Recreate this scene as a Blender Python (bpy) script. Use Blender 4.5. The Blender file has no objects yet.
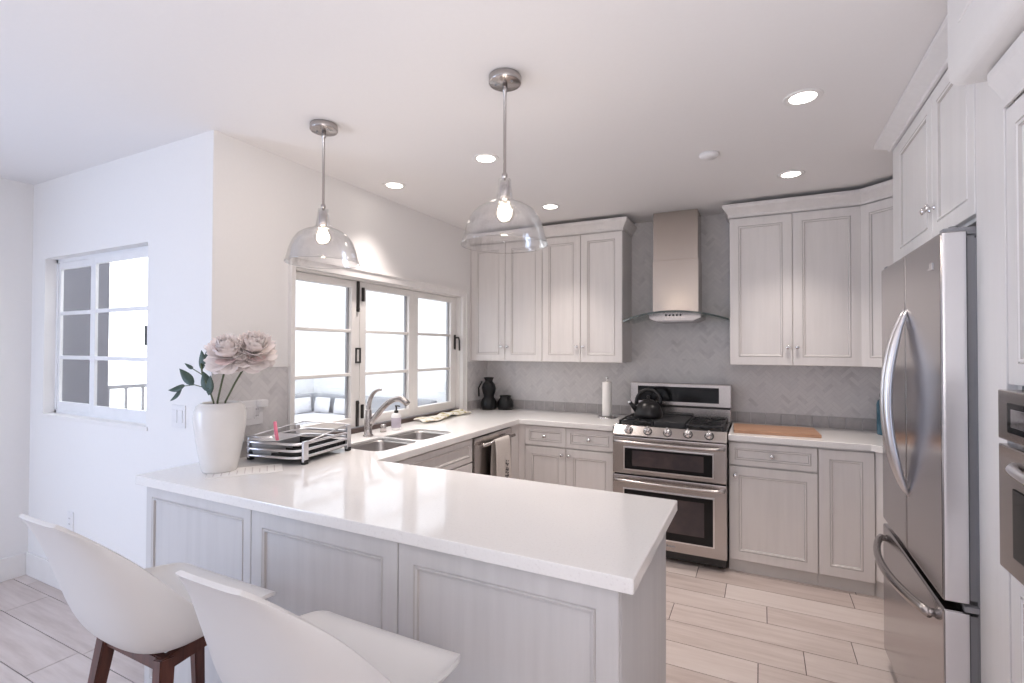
import bpy, bmesh, math, random
from mathutils import Vector, Matrix
random.seed(7)
SC = bpy.context.scene
COL = SC.collection
PI = math.pi

# ------------------------------------------------------------------ camera
F_PX = 498.638
def cam_matrix(yaw, pitch, roll, loc):
    y, p, r = map(math.radians, (yaw, pitch, roll))
    fw = Vector((-math.sin(y)*math.cos(p), math.cos(y)*math.cos(p), math.sin(p)))
    rt = Vector((math.cos(y), math.sin(y), 0)); up = rt.cross(fw)
    r2 = rt*math.cos(r)+up*math.sin(r); u2 = -rt*math.sin(r)+up*math.cos(r)
    m = Matrix((r2, u2, -fw)).transposed().to_4x4(); m.translation = loc
    return m
cd = bpy.data.cameras.new('camera'); cam = bpy.data.objects.new('camera', cd); COL.objects.link(cam)
cd.sensor_width = 36; cd.lens = F_PX/1024*36; cd.clip_start = .02
cam.matrix_world = cam_matrix(26.544, .793, .172, Vector((0, 0, 1.481)))
SC.camera = cam

# ------------------------------------------------------------------ world, lights, exposure
SC.view_settings.view_transform = 'Standard'; SC.view_settings.look = 'None'
SC.view_settings.gamma = 1; SC.view_settings.use_curve_mapping = False
SC.view_settings.exposure = 0.17
W = bpy.data.worlds.new('sky'); SC.world = W; W.use_nodes = True
bg = W.node_tree.nodes['Background']; bg.inputs[0].default_value = (.93, .96, 1, 1); bg.inputs[1].default_value = 3.7
SC.cycles.max_bounces = 9; SC.cycles.diffuse_bounces = 5; SC.cycles.glossy_bounces = 5
SC.cycles.transparent_max_bounces = 16; SC.cycles.sample_clamp_indirect = 6
SC.cycles.caustics_reflective = False; SC.cycles.caustics_refractive = False

def area(name, loc, target, sx, sy, power, color):
    l = bpy.data.lights.new(name, 'AREA'); l.shape = 'RECTANGLE'; l.size = sx; l.size_y = sy
    l.energy = power; l.color = color
    o = bpy.data.objects.new(name, l); COL.objects.link(o); o.location = loc
    o.rotation_euler = (Vector(target)-Vector(loc)).to_track_quat('-Z', 'Y').to_euler()
    return o
# added lamps for assumed daylight from the unseen room behind and left
area('assumed_daylight_rear', (-1.4, -3.85, 1.35), (-1.4, 0, 1.3), 4.4, 2.3, 11, (.92, .94, 1))  # added, the rear wall is solid and has no door
area('assumed_daylight_left', (-4.2, -.75, 1.15), (-1.5, .3, .5), 2.2, 1.6, 82, (.58, .735, 1))  # added, no window stands in the far left wall
# added fill lamp behind the camera, aimed up like a bounced flash
area('ceiling_bounce_fill', (.1, -.4, 1.25), (.1, -.399, 2.9), .9, .9, 28, (1, .96, .955))
area('right_fill', (1.2, -1.3, 1.5), (-2.2, 2.2, 1.3), 1.5, 1.5, 23, (1, .94, .91))  # added warm fill from the right, no window stands there

# ------------------------------------------------------------------ materials
def new_mat(name):
    m = bpy.data.materials.new(name); m.use_nodes = True
    nt = m.node_tree; return m, nt, nt.nodes['Principled BSDF']
def pset(b, **k):
    for n, v in k.items():
        b.inputs[n.replace('_', ' ')].default_value = v
def rgba(c): return (c[0], c[1], c[2], 1)
def coords(nt, scale, rot=(0, 0, 0)):
    g = nt.nodes.new('ShaderNodeNewGeometry'); mp = nt.nodes.new('ShaderNodeMapping')
    mp.inputs['Scale'].default_value = scale; mp.inputs['Rotation'].default_value = rot
    nt.links.new(g.outputs['Position'], mp.inputs['Vector']); return mp.outputs['Vector']
def noise(nt, vec, scale=1, detail=4, rough=.55):
    n = nt.nodes.new('ShaderNodeTexNoise'); n.inputs['Scale'].default_value = scale
    n.inputs['Detail'].default_value = detail; n.inputs['Roughness'].default_value = rough
    nt.links.new(vec, n.inputs['Vector']); return n.outputs['Fac']
def ramp(nt, fac, stops):
    r = nt.nodes.new('ShaderNodeValToRGB'); e = r.color_ramp.elements
    e[0].position, e[0].color = stops[0][0], rgba(stops[0][1]); e[1].position, e[1].color = stops[-1][0], rgba(stops[-1][1])
    for p, c in stops[1:-1]:
        x = e.new(p); x.color = rgba(c)
    nt.links.new(fac, r.inputs['Fac']); return r.outputs['Color']
def bump(nt, b, h, strength=.1, dist=.002):
    n = nt.nodes.new('ShaderNodeBump'); n.inputs['Strength'].default_value = strength; n.inputs['Distance'].default_value = dist
    nt.links.new(h, n.inputs['Height']); nt.links.new(n.outputs['Normal'], b.inputs['Normal'])
def mat(name, c, rough=.5, metal=0, c2=None, scale=(8, 8, 8), spread=.15, bmp=0, **k):
    m, nt, b = new_mat(name); pset(b, Base_Color=rgba(c), Roughness=rough, Metallic=metal, **k)
    v = coords(nt, scale); f = noise(nt, v)
    d = c2 or tuple(x*.96 for x in c)
    nt.links.new(ramp(nt, f, [(.5-spread, d), (.5+spread, c)]), b.inputs['Base Color'])
    if bmp: bump(nt, b, f, bmp)
    return m
def emit(name, c, s):
    m, nt, b = new_mat(name); pset(b, Base_Color=rgba(c), Roughness=.4, Emission_Color=rgba(c), Emission_Strength=s); return m
def clear_glass(name, tint=(1, 1, 1), lo=.03, hi=.5, rough=.02, seeded=0):
    m, nt, b = new_mat(name); nt.nodes.remove(b)
    out = nt.nodes['Material Output']; t = nt.nodes.new('ShaderNodeBsdfTransparent'); t.inputs[0].default_value = rgba(tint)
    g = nt.nodes.new('ShaderNodeBsdfGlossy'); g.inputs['Roughness'].default_value = rough
    lw = nt.nodes.new('ShaderNodeLayerWeight'); lw.inputs['Blend'].default_value = .35
    mr = nt.nodes.new('ShaderNodeMapRange'); mr.inputs['To Min'].default_value = lo; mr.inputs['To Max'].default_value = hi
    nt.links.new(lw.outputs['Facing'], mr.inputs['Value'])
    mx = nt.nodes.new('ShaderNodeMixShader'); nt.links.new(mr.outputs[0], mx.inputs[0])
    nt.links.new(t.outputs[0], mx.inputs[1]); nt.links.new(g.outputs[0], mx.inputs[2]); nt.links.new(mx.outputs[0], out.inputs[0])
    if seeded:
        f = noise(nt, coords(nt, (70, 70, 22)), 1, 2); n = nt.nodes.new('ShaderNodeBump'); n.inputs['Strength'].default_value = seeded
        n.inputs['Distance'].default_value = .004
        nt.links.new(f, n.inputs['Height']); nt.links.new(n.outputs['Normal'], g.inputs['Normal']); nt.links.new(n.outputs['Normal'], lw.inputs['Normal'])
    return m

M = {}
M['wall'] = mat('white_wall_paint', (.84, .825, .82), .7, c2=(.833, .818, .813), scale=(60, 60, 60), bmp=.01)
M['ceil'] = mat('ceiling_paint', (.85, .83, .83), .75, c2=(.843, .823, .823), scale=(60, 60, 60), bmp=.01)
M['trim'] = mat('white_trim_paint', (.84, .82, .81), .4)
M['sash'] = mat('sash_paint', (.80, .775, .755), .4)
M['sash_cool'] = mat('white_vinyl_sash', (.84, .84, .86), .4)
def cabinet_mat(name, c, c2):
    m, nt, b = new_mat(name); pset(b, Roughness=.42)
    f = noise(nt, coords(nt, (26, 26, 1.6)), 1, 5, .6)
    f2 = noise(nt, coords(nt, (3, 3, 2)), 1, 2)
    a = nt.nodes.new('ShaderNodeMath'); a.operation = 'MULTIPLY_ADD'; a.inputs[1].default_value = .45; nt.links.new(f2, a.inputs[0])
    s = nt.nodes.new('ShaderNodeMath'); s.operation = 'MULTIPLY'; s.inputs[1].default_value = .62; nt.links.new(f, s.inputs[0]); nt.links.new(s.outputs[0], a.inputs[2])
    nt.links.new(ramp(nt, a.outputs[0], [(.36, c2), (.62, c)]), b.inputs['Base Color'])
    bump(nt, b, f, .05, .001); return m
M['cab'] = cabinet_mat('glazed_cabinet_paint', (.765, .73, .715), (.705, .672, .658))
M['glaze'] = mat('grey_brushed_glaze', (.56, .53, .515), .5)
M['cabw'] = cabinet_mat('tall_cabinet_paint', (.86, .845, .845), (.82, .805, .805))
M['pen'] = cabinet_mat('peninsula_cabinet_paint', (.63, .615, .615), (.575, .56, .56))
M['kick'] = mat('toe_kick_paint', (.66, .635, .62), .5)
m, nt, b = new_mat('white_quartz'); pset(b, Roughness=.09, Specular_IOR_Level=.6)
nt.links.new(ramp(nt, noise(nt, coords(nt, (130, 130, 130)), 1, 3), [(.27, (.78, .755, .74)), (.40, (.855, .835, .82)), (.7, (.87, .85, .835))]), b.inputs['Base Color']); M['quartz'] = m
def steel(name, c, rough, sc):
    m, nt, b = new_mat(name); pset(b, Base_Color=rgba(c), Metallic=1.0, Roughness=rough)
    f = noise(nt, coords(nt, sc), 1, 3)
    mr = nt.nodes.new('ShaderNodeMapRange'); mr.inputs['To Min'].default_value = rough-.03; mr.inputs['To Max'].default_value = rough+.04
    nt.links.new(f, mr.inputs['Value']); nt.links.new(mr.outputs[0], b.inputs['Roughness']); bump(nt, b, f, .006, .0003); return m
M['steel'] = steel('brushed_steel', (.52, .485, .47), .24, (3, 3, 260))
M['fridge'] = steel('fridge_steel', (.47, .455, .465), .20, (600, 600, 5))
M['fridge_side'] = steel('fridge_door_edge', (.78, .77, .79), .30, (500, 500, 4))
M['hood'] = steel('hood_steel', (.48, .425, .385), .24, (500, 500, 3))
M['nickel'] = steel('brushed_nickel', (.46, .43, .42), .25, (300, 300, 20))
M['chrome'] = steel('polished_chrome', (.80, .79, .80), .08, (20, 20, 20))
M['bowl'] = steel('sink_steel', (.47, .445, .435), .30, (200, 200, 200))
M['black_glass'] = mat('black_oven_glass', (.010, .010, .011), .06, Specular_IOR_Level=.25)
M['oven_in'] = mat('tinted_oven_window', (.075, .055, .055), .10, c2=(.05, .04, .045))
M['black'] = mat('black_enamel', (.015, .015, .016), .35)
M['iron'] = mat('cast_iron', (.022, .022, .024), .55, bmp=.2)
M['bronze'] = mat('dark_bronze_hardware', (.022, .019, .017), .4)
M['track'] = mat('bronze_track', (.075, .05, .045), .45)
M['rubber'] = mat('dark_rubber', (.02, .02, .02), .7)
M['gasket'] = mat('grey_gasket', (.30, .30, .32), .5)
M['glass'] = clear_glass('window_glass', (.985, .992, .992), .02, .30)
M['hoodglass'] = clear_glass('hood_glass', (.80, .86, .85), .06, .6)
M['hoodrim'] = mat('hood_glass_edge', (.07, .085, .085), .15)
M['pglass'] = clear_glass('pendant_glass', (.99, .99, .992), .03, .75, .04, .35)
M['bulb'] = emit('lit_bulb', (1, .88, .72), 6)
M['bulbglass'] = clear_glass('frosted_bulb_glass', (1, .98, .95), .10, .6, .05)
M['downlight'] = emit('lit_lens', (1, .93, .84), 10)
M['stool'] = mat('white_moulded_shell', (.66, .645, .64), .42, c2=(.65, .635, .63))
m, nt, b = new_mat('walnut_stained_wood'); pset(b, Roughness=.4)
nt.links.new(ramp(nt, noise(nt, coords(nt, (60, 60, 6)), 1, 5), [(.3, (.050, .016, .011)), (.7, (.115, .038, .026))]), b.inputs['Base Color']); M['walnut'] = m
m, nt, b = new_mat('oak_board'); pset(b, Roughness=.5)
nt.links.new(ramp(nt, noise(nt, coords(nt, (6, 70, 40)), 1, 4), [(.3, (.35, .19, .115)), (.7, (.50, .29, .185))]), b.inputs['Base Color']); M['board'] = m
M['ceramic'] = mat('cream_ceramic', (.80, .775, .755), .25)
M['blackcer'] = mat('black_glazed_ceramic', (.008, .008, .009), .3, bmp=.25, scale=(70, 70, 70), Specular_IOR_Level=.3)
M['kettle'] = mat('charcoal_enamel', (.018, .017, .018), .3, Specular_IOR_Level=.35)
M['leaf'] = mat('dark_green_leaf', (.06, .095, .07), .45, c2=(.03, .055, .04), scale=(30, 30, 30))
M['stem'] = mat('olive_stem', (.10, .12, .06), .5)
m, nt, b = new_mat('blush_petal'); pset(b, Roughness=.6)
gr = nt.nodes.new('ShaderNodeNewGeometry')
nt.links.new(ramp(nt, gr.outputs['Random Per Island'], [(0, (.97, .875, .85)), (.5, (.98, .93, .91)), (.92, (.97, .885, .86)), (1, (.93, .74, .73))]), b.inputs['Base Color'])
tr = nt.nodes.new('ShaderNodeBsdfTranslucent'); tr.inputs[0].default_value = (.96, .88, .86, 1)
mxs = nt.nodes.new('ShaderNodeMixShader'); mxs.inputs[0].default_value = .12
nt.links.new(b.outputs[0], mxs.inputs[1]); nt.links.new(tr.outputs[0], mxs.inputs[2]); nt.links.new(mxs.outputs[0], nt.nodes['Material Output'].inputs[0]); M['petal'] = m
M['plastic_w'] = mat('white_plastic', (.82, .81, .82), .35)
M['slot'] = mat('socket_slot', (.10, .10, .11), .5)
M['grey_tub'] = mat('grey_plastic', (.58, .58, .61), .4)
M['pink'] = mat('pink_plastic', (.85, .22, .33), .4)
M['paper'] = mat('white_paper', (.84, .82, .80), .8)
M['ink'] = mat('grey_print', (.62, .57, .57), .8)
m, nt, b = new_mat('cotton_towel'); pset(b, Roughness=.9)
nt.links.new(ramp(nt, noise(nt, coords(nt, (200, 200, 200)), 1, 2), [(.3, (.62, .57, .53)), (.7, (.72, .67, .63))]), b.inputs['Base Color']); M['towel'] = m
M['print'] = mat('towel_print', (.10, .09, .10), .9)
m, nt, b = new_mat('striped_cloth'); pset(b, Roughness=.9)
nt.links.new(ramp(nt, noise(nt, coords(nt, (6, 22, 60)), 1, 2), [(.36, (.42, .33, .11)), (.46, (.74, .70, .62)), (.7, (.80, .77, .74))]), b.inputs['Base Color']); M['cloth'] = m
M['soap'] = mat('pale_lavender_soap', (.55, .50, .58), .15)
M['blueglass'] = mat('blue_glass', (.09, .20, .27), .2, c2=(.05, .12, .17))
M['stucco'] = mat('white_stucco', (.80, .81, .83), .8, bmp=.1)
M['shaded_stucco'] = mat('shaded_stucco', (.10, .10, .125), .8, bmp=.1)  # dark grey carries the shade on the patio side wall
M['sofa'] = mat('grey_outdoor_fabric', (.34, .345, .37), .9)
M['pillow'] = mat('white_pillow', (.66, .66, .69), .9)
# marble mosaic, one tone per tile
m, nt, b = new_mat('marble_herringbone'); pset(b, Roughness=.28)
g = nt.nodes.new('ShaderNodeNewGeometry')
v1 = noise(nt, coords(nt, (9, 9, 9), (.3, .7, .9)), 1, 6, .7)
mx = nt.nodes.new('ShaderNodeMath'); mx.operation = 'MULTIPLY_ADD'; mx.inputs[1].default_value = .38
nt.links.new(g.outputs['Random Per Island'], mx.inputs[0])
m2 = nt.nodes.new('ShaderNodeMath'); m2.operation = 'MULTIPLY'; m2.inputs[1].default_value = .62; nt.links.new(v1, m2.inputs[0]); nt.links.new(m2.outputs[0], mx.inputs[2])
nt.links.new(ramp(nt, mx.outputs[0], [(.16, (.50, .48, .485)), (.36, (.655, .635, .64)), (.62, (.70, .68, .68))]), b.inputs['Base Color']); M['marble'] = m
M['grout'] = mat('pale_grout', (.62, .60, .60), .8)
M['border'] = mat('grey_stone_tile', (.47, .445, .445), .3, c2=(.41, .39, .39), scale=(30, 30, 30))
# plank floor, one tone per plank
m, nt, b = new_mat('wood_look_porcelain'); pset(b, Roughness=.36)
g = nt.nodes.new('ShaderNodeNewGeometry')
f1 = noise(nt, coords(nt, (2.2, 22, 1)), 1, 6, .65)
mx = nt.nodes.new('ShaderNodeMath'); mx.operation = 'MULTIPLY_ADD'; mx.inputs[1].default_value = .28; nt.links.new(g.outputs['Random Per Island'], mx.inputs[0])
m2 = nt.nodes.new('ShaderNodeMath'); m2.operation = 'MULTIPLY'; m2.inputs[1].default_value = .72; nt.links.new(f1, m2.inputs[0]); nt.links.new(m2.outputs[0], mx.inputs[2])
nt.links.new(ramp(nt, mx.outputs[0], [(.28, (.49, .405, .37)), (.5, (.62, .535, .50)), (.72, (.70, .625, .59))]), b.inputs['Base Color']); M['plank'] = m
M['seam'] = mat('dark_floor_grout', (.13, .10, .095), .8)
M['patio'] = mat('patio_pavers', (.55, .55, .58), .8)
for k_, mm in list(M.items()): pass

# ------------------------------------------------------------------ mesh helpers
class MB:
    def __init__(s, mtx=None): s.bm = bmesh.new(); s.m = mtx or Matrix()
    def merge(s, t, mi=0, smooth=False):
        mp = {}
        for v in t.verts: mp[v] = s.bm.verts.new(s.m @ v.co)
        for f in t.faces:
            try: n = s.bm.faces.new([mp[v] for v in f.verts])
            except ValueError: continue
            n.material_index = mi if mi is not None else f.material_index; n.smooth = smooth or f.smooth
        t.free(); return s
    def box(s, x0, x1, y0, y1, z0, z1, bev=0, mi=0, seg=2):
        t = bmesh.new(); bmesh.ops.create_cube(t, size=1)
        for v in t.verts: v.co = Vector((x0+(v.co.x+.5)*(x1-x0), y0+(v.co.y+.5)*(y1-y0), z0+(v.co.z+.5)*(z1-z0)))
        if bev: bmesh.ops.bevel(t, geom=t.edges[:], offset=bev, segments=seg, affect='EDGES', profile=.6)
        return s.merge(t, mi, False)
    def poly(s, pts, z0, z1, mi=0, bev=0, axis='Z'):
        t = bmesh.new(); conv = {'Z': lambda a, b, c: (a, b, c), 'Y': lambda a, b, c: (a, c, b), 'X': lambda a, b, c: (c, a, b)}[axis]
        vs = [t.verts.new(conv(p[0], p[1], z0)) for p in pts]; f = t.faces.new(vs)
        r = bmesh.ops.extrude_face_region(t, geom=[f])
        d = Vector(conv(0, 0, z1-z0))
        for v in r['geom']:
            if isinstance(v, bmesh.types.BMVert): v.co += d
        bmesh.ops.recalc_face_normals(t, faces=t.faces[:])
        if bev: bmesh.ops.bevel(t, geom=t.edges[:], offset=bev, segments=2, affect='EDGES', profile=.6)
        return s.merge(t, mi)
    def grid(s, rows, closed_u=False, closed_v=False, mi=0, smooth=True, cap=False):
        t = bmesh.new(); vs = [[t.verts.new(p) for p in r] for r in rows]; n, k = len(vs), len(vs[0])
        for i in range(n if closed_u else n-1):
            for j in range(k if closed_v else k-1):
                q = [vs[i][j], vs[i][(j+1) % k], vs[(i+1) % n][(j+1) % k], vs[(i+1) % n][j]]
                try: t.faces.new(q)
                except ValueError: pass
        if cap:
            for r in (vs[0], vs[-1]):
                try: t.faces.new(r)
                except ValueError: pass
        bmesh.ops.remove_doubles(t, verts=t.verts[:], dist=1e-5)
        bmesh.ops.recalc_face_normals(t, faces=t.faces[:])
        return s.merge(t, mi, smooth)
    def lathe(s, prof, c=(0, 0, 0), n=32, mi=0, smooth=True, axis='Z', sx=1, sy=1):
        rows = []
        for r, z in prof:
            row = []
            for k in range(n):
                a = 2*PI*k/n; p = (max(r, 1e-4)*math.cos(a)*sx, max(r, 1e-4)*math.sin(a)*sy, z)
                if axis == 'Y': p = (p[0], p[2], p[1])
                if axis == 'X': p = (p[2], p[0], p[1])
                row.append(Vector(p)+Vector(c))
            rows.append(row)
        return s.grid(rows, False, True, mi, smooth, cap=True)
    def tube(s, pts, r, n=10, mi=0, flat=1.0, closed=False, smooth=True):
        pts = [Vector(p) for p in pts]; N = len(pts)
        rs = r if isinstance(r, (list, tuple)) else [r]*N
        rows = []; prev = None
        for i, p in enumerate(pts):
            a = pts[(i-1) % N] if (i > 0 or closed) else p; bq = pts[(i+1) % N] if (i < N-1 or closed) else p
            d = (bq-a).normalized()
            if prev is None:
                ref = Vector((0, 0, 1)) if abs(d.z) < .9 else Vector((0, 1, 0)); u = d.cross(ref).normalized()
            else:
                u = (prev - d*prev.dot(d)).normalized()
            prev = u; w = d.cross(u)
            rows.append([p+u*(math.cos(2*PI*k/n)*rs[i]*flat)+w*(math.sin(2*PI*k/n)*rs[i]) for k in range(n)])
        return s.grid(rows, closed, True, mi, smooth, cap=not closed)
    def beam(s, p0, p1, w0, d0, w1=None, d1=None, mi=0, bev=.003, ref=(0, 1, 0)):
        p0, p1 = Vector(p0), Vector(p1); w1 = w1 or w0; d1 = d1 or d0
        d = (p1-p0).normalized(); u = Vector(ref).cross(d)
        u = u.normalized(); v = d.cross(u)
        t = bmesh.new(); vs = []
        for p, w, dd in ((p0, w0, d0), (p1, w1, d1)):
            for a, b_ in ((-1, -1), (1, -1), (1, 1), (-1, 1)): vs.append(t.verts.new(p+u*a*w/2+v*b_*dd/2))
        for q in ((0, 1, 2, 3), (4, 5, 6, 7), (0, 1, 5, 4), (1, 2, 6, 5), (2, 3, 7, 6), (3, 0, 4, 7)): t.faces.new([vs[i] for i in q])
        bmesh.ops.recalc_face_normals(t, faces=t.faces[:])
        if bev: bmesh.ops.bevel(t, geom=t.edges[:], offset=bev, segments=2, affect='EDGES')
        return s.merge(t, mi)
    def sphere(s, c, r, mi=0, sx=1, sy=1, sz=1, n=20):
        t = bmesh.new(); bmesh.ops.create_uvsphere(t, u_segments=n, v_segments=max(6, n//2), radius=r)
        for v in t.verts: v.co = Vector((v.co.x*sx+c[0], v.co.y*sy+c[1], v.co.z*sz+c[2]))
        return s.merge(t, mi, True)

def link(name, mb, mats, parent=None, root=None):
    """link the builder's geometry as one mesh object; world coordinates, kept when parented"""
    me = bpy.data.meshes.new(name)
    org = Vector((0, 0, 0))
    if parent is not None: org = world_loc(parent)
    bmesh.ops.translate(mb.bm, verts=mb.bm.verts[:], vec=-org)
    mb.bm.to_mesh(me); mb.bm.free()
    for k in (mats if isinstance(mats, (list, tuple)) else [mats]): me.materials.append(M[k])
    o = bpy.data.objects.new(name, me); COL.objects.link(o)
    if parent is not None: o.parent = parent
    return o
def world_loc(o):
    p = Vector((0, 0, 0))
    while o is not None: p += Vector(o.location); o = o.parent
    return p
def tag(o, label, cat, group=None, kind=None):
    o['label'] = label; o['category'] = cat
    if group: o['group'] = group
    if kind: o['kind'] = kind
    return o
def thing(name, label, cat, loc=(0, 0, 0), group=None):
    o = bpy.data.objects.new(name, None); COL.objects.link(o); o.location = loc; o.empty_display_size = .05
    return tag(o, label, cat, group)
def struct(name, mb, mats, label, cat, parent=None):
    o = link(name, mb, mats, parent); o['kind'] = 'structure'
    if parent is None: o['label'] = label; o['category'] = cat
    return o
def solo(name, mb, mats, label, cat, loc=None, group=None):
    """a thing that is one mesh, its origin at loc"""
    o = link(name, mb, mats)
    if loc is not None:
        o.data.transform(Matrix.Translation(-Vector(loc))); o.location = loc
    return tag(o, label, cat, group)
def dup(root, loc, label=None, rotz=None, name=None):
    r = root.copy(); COL.objects.link(r); r.location = loc
    if rotz is not None: r.rotation_euler = (0, 0, rotz)
    if label: r['label'] = label
    for ch in list(root.children):
        c = ch.copy(); COL.objects.link(c); c.parent = r
        for g_ in list(ch.children):
            d = g_.copy(); COL.objects.link(d); d.parent = c
    return r
def frame_mtx(o, u, n):
    """local x along u, local y along n (out of the face is -y), z up"""
    u = Vector(u).normalized(); n = Vector(n).normalized()
    m = Matrix((u, n, Vector((0, 0, 1)))).transposed().to_4x4(); m.translation = Vector(o); return m

# ------------------------------------------------------------------ dimensions
ZC = 2.55; XW = -2.40; YB = 4.259; YD = 1.521; XFL = -4.294; XR = 1.28; YS = -4.0; CT = .915

# ------------------------------------------------------------------ room shell
mb = MB(); mb.box(XFL-.1, XR+.1, YS-.1, YB+.1, -.06, -.004, mi=1)
PW, PL = .2, .86
offs = [.475, .66, .884, .402, .18, -.018, .3, .62, .05, .74, .2, .51]
row = 0; y1 = 3.645+.2*3
while y1 > YS:
    y0 = y1-PW; o = offs[(row-3) % len(offs)]
    x = o-PL*7
    while x < XR:
        a, b2 = max(x+.0022, XFL), min(x+PL-.0022, XR)
        ya, yb = max(y0+.0022, YS), min(y1-.0022, YB)
        if yb <= YD:
            if b2-a > .02: mb.box(a, b2, ya, yb, -.004, 0)
        else:
            if ya < YD and a < XW and min(b2, XW)-a > .02: mb.box(a, min(b2, XW), ya, YD, -.004, 0)
            a = max(a, XW)
            if b2-a > .02: mb.box(a, b2, ya, yb, -.004, 0)
        x += PL
    y1 = y0; row += 1
struct('floor', mb, ['plank', 'seam'], 'wood look porcelain plank floor in pale beige', 'floor')
mb = MB(); mb.poly([(XFL-.1, YS-.1), (XR+.1, YS-.1), (XR+.1, YB+.1), (XW-.1, YB+.1), (XW-.1, YD+.1), (XFL-.1, YD+.1)], ZC, ZC+.08)
struct('ceiling', mb, 'ceil', 'smooth white painted ceiling', 'ceiling')
mb = MB(); mb.box(XW-.12, XR+.1, YB, YB+.1, 0, ZC); struct('wall_back', mb, 'wall', 'back kitchen wall behind the stainless range', 'wall')
mb = MB(); mb.box(XR, XR+.1, YS, YB, 0, ZC); struct('wall_right', mb, 'wall', 'right kitchen wall behind the refrigerator', 'wall')
# window wall with opening
WY0, WY1, WZ0, WZ1 = 1.998, 3.789, CT, 1.945
mb = MB()
mb.box(XW-.12, XW, YD, WY0, 0, ZC); mb.box(XW-.12, XW, WY1, YB, 0, ZC)
mb.box(XW-.12, XW, WY0, WY1, 0, CT-.04); mb.box(XW-.12, XW, WY0, WY1, WZ1, ZC)
struct('wall_left', mb, 'wall', 'white kitchen wall holding the folding window', 'wall')
# dining wall with window
DX0, DX1, DZ0, DZ1 = -4.118, -2.955, 1.055, 2.05
mb = MB(); Y0, Y1 = YD, YD+.09
mb.box(XFL-.1, DX0, Y0, Y1, 0, ZC); mb.box(DX1, XW-.12, Y0, Y1, 0, ZC); mb.box(DX0, DX1, Y0, Y1, 0, DZ0); mb.box(DX0, DX1, Y0, Y1, DZ1, ZC)
struct('wall_dining', mb, 'wall', 'white dining wall left of the flower vase', 'wall')
mb = MB(); mb.box(XFL-.1, XFL, YS, YD, 0, ZC)
struct('wall_far_left', mb, 'wall', 'white wall at the far left edge', 'wall')
mb = MB(); mb.box(XFL-.1, XR+.1, YS-.1, YS, 0, ZC)
struct('wall_front', mb, 'wall', 'white living room wall behind the viewer', 'wall')
for nm, a in (('baseboard_dining', (XFL, XW-.0, YD-.014, YD, 0, .145)), ('baseboard_far_left', (XFL, XFL+.014, YS, YD-.014, 0, .145))):
    mb = MB(); mb.box(*a, bev=.004); struct(nm, mb, 'trim', 'white baseboard along the ' + nm.split('_', 1)[1].replace('_', ' ') + ' wall', 'baseboard')

# ---- kitchen folding window
w1 = tag(bpy.data.objects.new('window_1', None), 'white three leaf folding kitchen window above the sink', 'window'); COL.objects.link(w1); w1['kind'] = 'structure'
w1.location = (XW, 2.9, CT)
XS = XW-.048                      # sash face
mb = MB()
T = .055                          # fixed frame
mb.box(XW-.115, XW-.01, WY0, WY0+.011, CT, WZ1); mb.box(XW-.115, XW-.01, WY1-.011, WY1, CT, WZ1); mb.box(XW-.115, XW-.01, WY0, WY1, WZ1-.012, WZ1)
link('window_frame', mb, 'sash', w1)
mb = MB(); mb.box(XW-.115, XW-.012, WY0+.012, WY1-.012, CT-.002, CT+.022, .002); mb.box(XW-.03, XW-.012, WY0+.012, WY1-.012, CT+.022, CT+.03)
link('bottom_track', mb, 'track', w1)
leafs = [(2.012, 2.575, 2.042, 2.50), (2.579, 3.167, 2.637, 3.109), (3.167, 3.776, 3.223, 3.696)]
gz0, gz1 = 1.012, 1.885
for (a, b2, ga, gb) in leafs:
    mb = MB(); x0, x1 = XS-.045, XS
    zb, zt = CT+.032, WZ1-.014
    mb.box(x0, x1, a, ga, zb, zt, .003); mb.box(x0, x1, gb, b2, zb, zt, .003); mb.box(x0, x1, ga, gb, zb, gz0, .003); mb.box(x0, x1, ga, gb, gz1, zt, .003)
    for q in (1, 2):
        z = gz0+(gz1-gz0)*q/3; mb.box(x0+.010, x1-.004, ga, gb, z-.011, z+.011, .004)
    s_ = link('sash', mb, 'sash', w1)
    mb = MB(); mb.box(XS-.028, XS-.022, ga-.005, gb+.005, gz0-.005, gz1+.005); link('pane', mb, 'glass', s_)
    mb = MB(); mb.box(x0+.001, x0+.02, gb-.012, gb+.0005, gz0, gz1); link('glazing_bead', mb, 'gasket', s_)
# hardware
def strap(y, z0, z1, zk):
    mb = MB(); mb.box(XS, XS+.012, y-.011, y+.011, z0, z1, .005); mb.sphere((XS+.014, y, zk), .008); return mb
o = link('hinge', strap(2.553, 1.725, 1.935, 1.745), 'bronze', w1)
mb = MB(); mb.box(XS, XS+.016, 2.589, 2.607, 1.80, 1.895, .004); link('hinge_leaf', mb, 'bronze', o)
o = link('hinge', strap(2.553, CT+.035, 1.125, 1.11), 'bronze', w1)
mb = MB(); mb.box(XS, XS+.016, 2.589, 2.607, 1.0, 1.095, .004); link('hinge_leaf', mb, 'bronze', o)
mb = MB()
mb.box(XS, XS+.008, 2.535, 2.545, 1.385, 1.475, .002); mb.box(XS, XS+.008, 2.573, 2.583, 1.385, 1.475, .002); mb.box(XS, XS+.008, 2.535, 2.583, 1.47, 1.482, .002); mb.box(XS, XS+.008, 2.535, 2.583, 1.378, 1.39, .002)
link('flush_pull', mb, 'bronze', w1)
mb = MB(); mb.box(XS, XS+.012, 3.738, 3.758, 1.47, 1.60, .004); mb.tube([(XS+.012, 3.748, 1.575), (XS+.045, 3.748, 1.575), (XS+.05, 3.752, 1.55), (XS+.05, 3.756, 1.46)], .008, 8)
link('lever_handle', mb, 'bronze', w1)
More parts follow.
